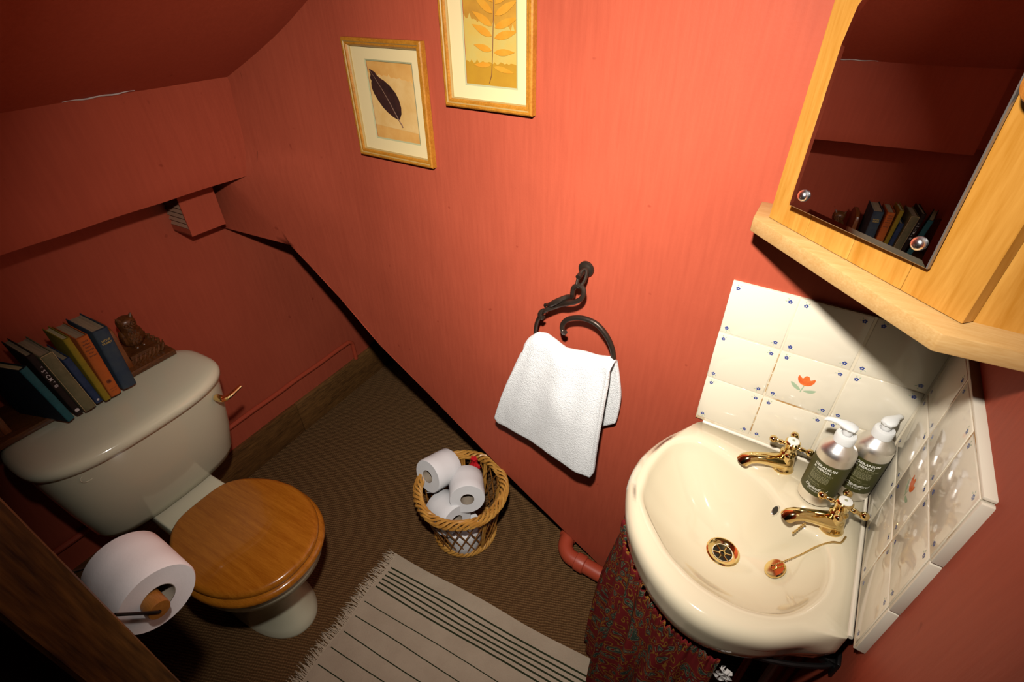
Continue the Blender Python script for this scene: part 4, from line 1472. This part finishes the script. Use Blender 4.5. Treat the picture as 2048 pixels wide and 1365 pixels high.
spine_print(k6, [('LITTLE', .0066, .146, False)], gilt)
spine_print(k6, [('DORRIT', .0062, .138, False)], gilt)

# ------------------------------------------------------------------ vent box and pipe on the left wall
UVF = -1.560
vent = thing('vent_box', 'terracotta painted vent box with slatted side under the beam', 'vent', uvz(U_WALL, .78, 1.03), ROT_L)
vb0, vb1, zv0, zv1 = .7565, .870, 1.0430, 1.195
def vloc(u, v, z): return (u - U_WALL, v - .78, z - 1.03)
b = MB()
b.box(vloc(UVF - .004, vb0, zv0), vloc(UVF, vb1, zv1), PAINT)      # front panel
b.box(vloc(U_WALL, vb0, zv0), vloc(UVF - .004, vb1, zv0 + .005), PAINT)
b.box(vloc(U_WALL, vb0 + .02, zv0 + .005), vloc(UVF - .004, vb0 + .024, zv1), M['dark'])
b.box(vloc(U_WALL, vb0, zv0), vloc(UVF - .004, vb0 + .004, zv0 + .022), PAINT)
b.build('box_shell', vent, local=True, smooth=False)
for i in range(7):
    b = MB()
    z = zv0 + .024 + i * .0155
    b.box((0, -.0005, 0), (UVF - .006 - U_WALL, .0025, .012), M['vent_metal'], Matrix.Translation(vloc(U_WALL, vb0, z)) @ Matrix.Rotation(math.radians(-35), 4, 'X'))
    b.build('slat', vent, local=True, smooth=False)

b = MB()
pp = [uvz(U_WALL + .013, lerp(-.3, 1.282, i / 24), .276 + .0015 * math.sin(i * 1.7)) for i in range(25)]
pp += spline([uvz(U_WALL + .013, 1.290, .274), uvz(U_WALL + .013, 1.302, .262), uvz(U_WALL + .013, 1.306, .24), uvz(U_WALL + .013, 1.306, .165)], 4)
b.tube(pp, .010, M['pipe'], n=10)
wp = b.build('wall_pipe', at=uvz(U_WALL + .013, .8, .276))
tag(wp, 'thin painted pipe running along the left wall above the skirting', 'pipe')

# ------------------------------------------------------------------ floor waste pipe
fp = thing('waste_pipe', 'terracotta painted waste pipe with elbow on the carpet by the wall', 'pipe', (-.36, .90, .0))
b = MB()
pth = spline([(-.425, 1.20, .052), (-.425, 1.02, .052), (-.423, .965, .052), (-.412, .925, .051), (-.385, .904, .050), (-.345, .9015, .050), (-.30, .9015, .050), (-.10, .9015, .050), (.06, .9015, .052), (.085, .9015, .060), (.092, .9015, .09), (.092, .88, .30), (.06, .80, .52), (.035, .73, .62), (.0315, .722, .650)], 6)
b.tube(pth, .0265, M['pipe'], n=14)
b.build('pipe_run', fp)
for c, ax in (((-.424, .975, .052), (0, 1, 0)), ((-.340, .9015, .050), (1, 0, 0))):
    b = MB()
    b.lathe([(.0265, -.018), (.0308, -.016), (.0308, .012), (.0298, .015), (.0265, .017)], M['pipe'], c, ax, n=18)
    b.build('collar', fp)

# ------------------------------------------------------------------ basket of spare rolls
BK = Vector((-.772, .812, 0))
basket = thing('wicker_basket', 'honey wicker basket of spare toilet rolls on the brown carpet', 'basket', BK)
RB, RT, HB = .104, .156, .250
def bk(r, a, z): return Vector((r * math.cos(a), r * math.sin(a), z))
def brad(z): return lerp(RB, RT - .010, z / HB)
b = MB()
for sidx in range(6):                           # braided rim
    pts = []
    for i in range(168):
        a = 2 * PI * i / 168
        ph = a * 6 + sidx * 2 * PI / 6 + .5 * math.sin(a * 12 + sidx)
        rr = .0110
        pts.append(bk(RT - .007 + rr * math.cos(ph) * 1.15, a, HB - .004 + rr * math.sin(ph) * 1.2))
    b.tube(pts, .0048, M['wicker'], n=6, closed=True)
b.build('braided_rim', basket, local=True)
b = MB()
for sidx in range(4):
    pts = []
    for i in range(132):
        a = 2 * PI * i / 132
        ph = a * 10 + sidx * PI / 2
        pts.append(bk(RB + .002 + .0075 * math.cos(ph), a, .014 + .0095 * math.sin(ph)))
    b.tube(pts, .0048, M['wicker'], n=6, closed=True)
b.build('braided_foot', basket, local=True)
b = MB()
b.lathe([(RB - .002, .006), (RB - .002, .012), (.001, .012)], M['wicker_brown'], n=32)
for q in range(4):
    b.tube([bk(.02 + q * .024, 2 * PI * i / 40, .013) for i in range(40)], .003, M['wicker'], n=5, closed=True)
b.build('base', basket, local=True)
b = MB()
NS_ = 22
for q in range(NS_):                            # open lattice of crossing canes
    for sg in (-1, 1):
        a_ = 2 * PI * q / NS_
        pts = []
        for i in range(9):
            t = i / 8
            z = lerp(.02, HB - .012, t)
            pts.append(bk(brad(z) + (.0016 if sg > 0 else -.0016), a_ + sg * t * .62, z))
        b.tube(pts, .0024, M['wicker_brown'], n=5)
b.build('lattice', basket, local=True)
b = MB()
for q in range(10):                             # stouter bundled stakes
    a_ = 2 * PI * (q + .5) / 10
    if 3.3 < a_ < 5.5: continue
    for w in (-1, 1):
        b.tube([bk(brad(z) + .001, a_ + w * .028, z) for z in (.02, .1, .17, HB - .012)], .0040, M['wicker'], n=6)
b.build('stakes', basket, local=True)

def make_roll(name, loc, axis, label, group, m, R_=.0610, L_=.108, rc=.0235, loose=None):
    """roll of tissue: the near face at loc, the body running along axis"""
    q = Vector(axis).normalized().to_track_quat('Z', 'Y')
    root = thing(name, label, 'toilet roll', (0, 0, 0), 0, group)
    root.matrix_basis = Matrix.Translation(loc) @ q.to_matrix().to_4x4()
    n_ = 40
    b = MB()
    prof = [(rc, L_), (R_ - .002, L_), (R_, L_ - .003), (R_ + .0004, L_ * .66), (R_, L_ * .33), (R_, .003), (R_ - .002, 0), (lerp(rc, R_, .5), .0008), (rc, 0.0)]
    rr = []
    for r, z in prof:
        rr.append([(r * (1 + (.006 * math.sin(3 * 2 * PI * j / n_) if r > .04 else 0)) * math.cos(2 * PI * j / n_), r * math.sin(2 * PI * j / n_), z) for j in range(n_)])
    b.loft(rr, m, True, False, False)
    o = bpy.data.objects.new('tissue', b.mesh('tissue', angle=50))
    col.objects.link(o)
    o.parent = root
    b = MB()
    b.lathe([(rc + .0002, .0006), (rc - .0009, .0003), (rc - .0009, L_ - .0003), (rc + .0002, L_ - .0006)], M['core'], n=28, cap0=False, cap1=False)
    o = bpy.data.objects.new('card_core', b.mesh('card_core'))
    col.objects.link(o)
    o.parent = root
    if loose:
        b = MB()
        a0_, a1_, tail = loose
        rws = []
        for i in range(9):
            t = i / 8
            a = lerp(a0_, a1_, t)
            rws.append([((R_ + .001) * math.cos(a), (R_ + .001) * math.sin(a), lerp(.002, L_ - .002, j / 6)) for j in range(7)])
        tx_, ty_ = -math.sin(a1_), math.cos(a1_)
        last = rws[-1]
        for i in range(1, 4):
            rws.append([(p[0] + tx_ * tail * i / 3 + math.cos(a1_) * .002 * i, p[1] + ty_ * tail * i / 3 + math.sin(a1_) * .002 * i, p[2] + (.003 * math.sin(j * 2.3) if i == 3 else 0)) for j, p in enumerate(last)])
        b.loft(rws, m, False)
        o = bpy.data.objects.new('loose_sheet', b.mesh('loose_sheet'))
        col.objects.link(o)
        o.parent = root
    return root
G_ = 'spare rolls in the wicker basket'
def wdir(cx, cy, cz):
    return AXES @ np.array((cx, cy, cz))
make_roll('toilet_roll', (-.8830, .7690, .275), wdir(.62, -.22, .72), 'white toilet roll sticking out highest at the left of the basket', G_, M['paper_white'], loose=(3.6, 4.3, .03))
make_roll('toilet_roll', (-.7280, .7900, .238), wdir(-.12, -.42, .88), 'white toilet roll at the right of the basket, hole facing the sink side', G_, M['paper_white'])
make_roll('toilet_roll', (-.7440, .7430, .160), wdir(-.62, -.30, .66), 'white toilet roll half sunk behind the front rim of the basket', G_, M['paper_white'], loose=(5.3, 5.9, .02))
make_roll('toilet_roll', (-.7420, .7700, .018), (0, 0, 1), 'white toilet roll at the bottom of the basket seen through the lattice', G_, M['paper_white'], L_=.095)

b = MB()
rp_ = Vector((-.800, .925, .212))
prof = [(.004, .0), (.016, .006), (.020, .018), (.016, .030), (.007, .038), (.010, .050), (.013, .058)]
rr = []
for r, z in prof:
    rr.append([rp_ + Vector((r * (1 + .22 * math.sin(5 * 2 * PI * j / 20)) * math.cos(2 * PI * j / 20), r * (1 + .22 * math.sin(5 * 2 * PI * j / 20)) * math.sin(2 * PI * j / 20) * .8, z)) for j in range(20)])
b.loft(rr, M['red'], True, True, True)
sp_ = b.build('red_pouch', at=rp_, angle=60)
tag(sp_, 'small crumpled red cloth pouch tucked inside the back of the wicker basket', 'pouch')

# ------------------------------------------------------------------ cotton rug
RU = Vector((.9953, .0970, 0)).normalized()     # along the stripes
RVv = Vector((.0970, -.9953, 0)).normalized()   # towards the viewer
RC = Vector((-.9180, .5963, 0))
rug = thing('striped_rug', 'cream cotton rug with dark stripes and fringed end on the carpet', 'rug', RC, math.atan2(RU.y, RU.x))
RL, RWD = .830, .64
def rl(a, w, z=0.0):                            # local: x along, -y towards the viewer
    return (a, -w, z)
def left_edge(w): return .0 + .150 * 0 + w * 0.020 + .003 * math.sin(w * 30)
b = MB()
nx, ny = 50, 40
top = []
for i in range(nx + 1):
    for j in range(ny + 1):
        w = RWD * j / ny
        a = lerp(left_edge(w), RL + .004 * math.sin(w * 22), i / nx)
        ww = w + .003 * math.sin(a * 14) * (1 if j == 0 else .3)
        top.append(rl(a, ww, .0055 + .0012 * mnoise.noise(Vector((a * 9, w * 9, 0)))))
o = b.addv(top)
n = ny + 1
b.faces([(i * n + j, (i + 1) * n + j, (i + 1) * n + j + 1, i * n + j + 1) for i in range(nx) for j in range(ny)], M['rug'], o)
rim = [top[i * n] for i in range(nx + 1)] + [top[nx * n + j] for j in range(1, n)] + [top[i * n + ny] for i in range(nx - 1, -1, -1)] + [top[j] for j in range(ny - 1, 0, -1)]
b.loft([rim, [(p[0], p[1], .0006) for p in rim]], M['rug'], True)
b.build('rug_field', rug, local=True)
for w0, th, st in ((.0495, .0052, .0), (.0660, .0052, .0), (.0822, .0052, .0), (.0975, .0052, .0), (.1132, .0052, .0), (.1285, .0052, .0), (.1820, .0028, 0), (.2340, .0030, 0), (.2880, .0032, 0), (.3390, .0030, 0), (.3950, .0030, 0), (.4440, .0030, 0), (.50, .003, 0), (.55, .003, 0), (.60, .003, 0)):
    b = MB()
    rws = []
    for i in range(nx + 1):
        a = lerp(left_edge(w0) + .013, RL - .010, i / nx)
        wob = w0 + .0016 * math.sin(a * 11 + w0 * 40)
        z = .0060 + .0012 * mnoise.noise(Vector((a * 9, w0 * 9, 0)))
        rws.append([rl(a, wob - th / 2, z), rl(a, wob, z + .0004), rl(a, wob + th / 2, z)])
    b.loft(rws, M['stripe'], False)
    b.build('stripe', rug, local=True)
b = MB()
rnd = random.Random(11)
for i in range(300):
    w = RWD * (i + rnd.random() * .6) / 300
    a = left_edge(w)
    ln = rnd.uniform(.022, .048)
    sw = rnd.uniform(-.012, .012)
    b.tube([rl(a + .003, w, .005), rl(a - ln * .4, w + sw * .3 + rnd.uniform(-.002, .002), .006 + rnd.random() * .004), rl(a - ln * .75, w + sw * .7, .004 + rnd.random() * .006), rl(a - ln, w + sw, .002 + rnd.random() * .004)], [.0013, .0014, .0012, .0005], M['fringe'], n=4)
for i in range(200):
    w = RWD * rnd.random()
    b.tube([rl(RL - .003, w, .005), rl(RL + .008, w + rnd.uniform(-.004, .004), .004), rl(RL + .016, w + rnd.uniform(-.006, .006), .002)], [.0012, .0012, .0005], M['fringe'], n=4)
fo = b.build('fringe', rug, local=True)
fo['kind'] = 'stuff'

# ------------------------------------------------------------------ timber post, roll holder, roll
PE = Vector((-.580, -.0235, 0))                 # the post's corner nearest the toilet
bd = Vector((-.14, -.0365, 0)).normalized()     # along its far face
fd = Vector((.25, -.968, 0)).normalized()       # along its lit face
b = MB()
PW, PDp = .064, .14
zs = [0 + 2.0 * i / 40 for i in range(41)]
rings = []
for z in zs:
    w1, w2 = .0012 * mnoise.noise(Vector((z * 7, 1, 1))), .0012 * mnoise.noise(Vector((z * 9, 5, 1)))
    c = .004
    pts = [PE + bd * c, PE + fd * c * .6, PE + fd * (PW * .5) - bd * w1, PE + fd * (PW - c) + bd * .001, PE + fd * (PW + w2) + bd * c, PE + fd * PW + bd * PDp, PE + bd * PDp]
    zt_ = min(z, ceil_z(PE.x - .1, PE.y) + .03)
    rings.append([p + Vector((0, 0, zt_)) for p in pts])
b.loft(rings, M['post'], True, True, True)
po = b.build('timber_post', at=PE, angle=30)
tag(po, 'dark stained timber post in the near left foreground', 'post')
# partition added beside the post, coloured near-black to make an unlit corner
b = MB()
p0 = PE + fd * PW + bd * .05
b.prism([p0, p0 + Vector((-.02, -.9, 0)), p0 + Vector((-.05, -.9, 0)), p0 + Vector((-.03, 0, 0))], (0, 0, 2.3), M['corner_black'])
pt = b.build('wall_near_added', at=p0, smooth=False)
struct(pt)

RX, RY, RZ = -.616, .0170, .9720
RR = .0520
make_roll('toilet_roll', (RX, RY, RZ), (-1, -.02, 0), 'part used toilet roll hanging from the wire holder on the timber post', None, M['paper'], R_=RR, L_=.100, rc=.0225)
hold = thing('roll_holder', 'black wire toilet roll holder with wooden roller fixed to the timber post', 'roll holder', (RX - .05, -.05, RZ))
dy, dz = RY - .0070, RZ + .0050
b = MB()
b.lathe([(.0030, -.010), (.0135, -.0095), (.0142, -.008), (.0142, .112), (.0125, .118), (.003, .121)], M['dowel'], (RX + .012, dy, dz), (-1, -.02, 0), n=22)
b.build('wooden_roller', hold)
for x_ in (RX + .0225, RX - .112):
    b = MB()
    y1 = PE.y + bd.y / bd.x * (x_ - PE.x)
    b.tube([(x_, dy, dz), (x_ + (.001 if x_ > RX else -.001), dy - .002, dz + .0005), (x_, (dy + y1) / 2, dz + .024), (x_, y1 + .002, dz + .050)], .0022, M['black'], n=8)
    b.build('wire_arm', hold)
b = MB()
xk = RX - .010
yk = PE.y + bd.y / bd.x * (xk - PE.x)
b.ball((xk, yk + .004, dz + .014), .0085, M['dowel'], 12, 8)
b.build('fixing_knob', hold)

# ------------------------------------------------------------------ curtain and its rail below the basin
RAIL = [(-.172, WALL_Y, .712), (-.166, .80, .712), (-.160, .70, .712), (-.144, .645, .712), (-.108, .598, .712), (-.068, .568, .712), (-.010, .543, .712), (.050, .535, .712), (.110, .540, .712), (.170, .560, .712), (.225, .590, .712), (XR, .612, .712)]
rpts = spline(RAIL, 10)
rail = thing('curtain_rail', 'curved black curtain rail under the basin', 'curtain rail', (XR, .612, .712))
b = MB()
b.tube(rpts, .0048, M['black'], n=8)
b.build('rod', rail)
b = MB()
b.box((XR - .006, .595, .690), (XR + .001, .632, .735), M['black'])
b.box((XR - .026, .603, .704), (XR - .004, .623, .722), M['black'])
b.build('bracket', rail, bevel=.002)

cum = [0.0]
for i in range(1, len(rpts)): cum.append(cum[-1] + (rpts[i] - rpts[i - 1]).length)
def rail_at(d):
    d = max(0, min(cum[-1] - 1e-6, d))
    for i in range(1, len(cum)):
        if cum[i] >= d:
            t = (d - cum[i - 1]) / (cum[i] - cum[i - 1])
            p = rpts[i - 1].lerp(rpts[i], t)
            tg = (rpts[min(i + 1, len(rpts) - 1)] - rpts[max(0, i - 2)]).normalized()
            return p, tg
CD0, CD1 = .13, .575
NC, NR = 260, 42
verts, uvs = [], []
for i in range(NC + 1):
    s = i / NC
    d = lerp(CD0, CD1, s)
    p, tg = rail_at(d)
    nrm = Vector((tg.y, -tg.x, 0))
    if nrm.dot(Vector((p.x - .15, p.y - .85, 0))) < 0: nrm = -nrm
    ph = s * 2 * PI * 9.5
    for j in range(NR + 1):
        t = j / NR
        z = lerp(.716, .012, t)
        if t < .035: z += .004 * math.sin(s * 2 * PI * 42)          # frilled header
        sag = .040 * smooth((s - .55) / .2) * (1 - .0 * t)
        z -= sag * (1 - t)
        fl = smooth(t * 1.6)
        amp = lerp(.004, .017, fl)
        w = math.sin(ph + 1.0 * math.sin(ph * .37) + .5 * t)
        out = .010 + interp([0, .15, .35, .6, 1], [.050, .048, .018, .020, .030], s) * smooth(t / .9) + amp * w
        out += .0035 * math.sin(s * 2 * PI * 40) * (1 - smooth(t / .12))
        al = amp * .8 * math.cos(ph * .5)
        q = p + nrm * out + tg * al * fl
        q.y = min(q.y, .888 if q.z < .14 else D - .012)
        verts.append(Vector((q.x, q.y, max(z, .006))))
        uvs.append((s * 1.3, t * .9))
b = MB()
n = NR + 1
o = b.addv(verts)
b.faces([(i * n + j, (i + 1) * n + j, (i + 1) * n + j + 1, i * n + j + 1) for i in range(NC) for j in range(NR)], M['paisley'], o)
cur = b.build('sink_curtain', at=(-.10, .60, .712), weld=False, angle=180)
ul = cur.data.uv_layers.new(name='UVMap')
for lpq in cur.data.loops:
    ul.data[lpq.index].uv = uvs[lpq.vertex_index]
so = cur.modifiers.new('thickness', 'SOLIDIFY')
so.thickness = .0012
tag(cur, 'gathered red paisley curtain hanging under the basin, pulled to the left', 'curtain')
# frayed white lining at the curtain's free end
b = MB()
pe, tg = rail_at(CD1)
rws = []
for i in range(9):
    s = i / 8
    rws.append([pe + tg * (.004 + .020 * s + .004 * math.sin(j * 2.1 + i)) + Vector((.002 * math.sin(i * 3 + j), -.016 - .006 * math.sin(i * 1.7), -.050 - .006 * j + .004 * math.sin(i * 2.6))) for j in range(7)])
b.loft(rws, M['lining'], False)
ln = b.build('lining_end', cur.id_data and None, at=(0, 0, 0))
ln.parent = cur
ln.location = -Vector(cur.location)
so = ln.modifiers.new('thickness', 'SOLIDIFY')
so.thickness = .001

# pipes under the basin seen past the curtain
sup = thing('supply_pipes', 'pair of painted supply pipes rising under the basin by the right wall', 'pipe', (.20, .80, 0))
for x_, y_, m in ((.180, .790, M['pipe']), (.215, .735, M['pipe_grey'])):
    b = MB()
    b.tube([(x_, y_, 0.002), (x_, y_, .3), (x_, y_, .60), (x_ - .004, y_ + .004, .66)], .0085, m, n=10)
    b.build('riser', sup)
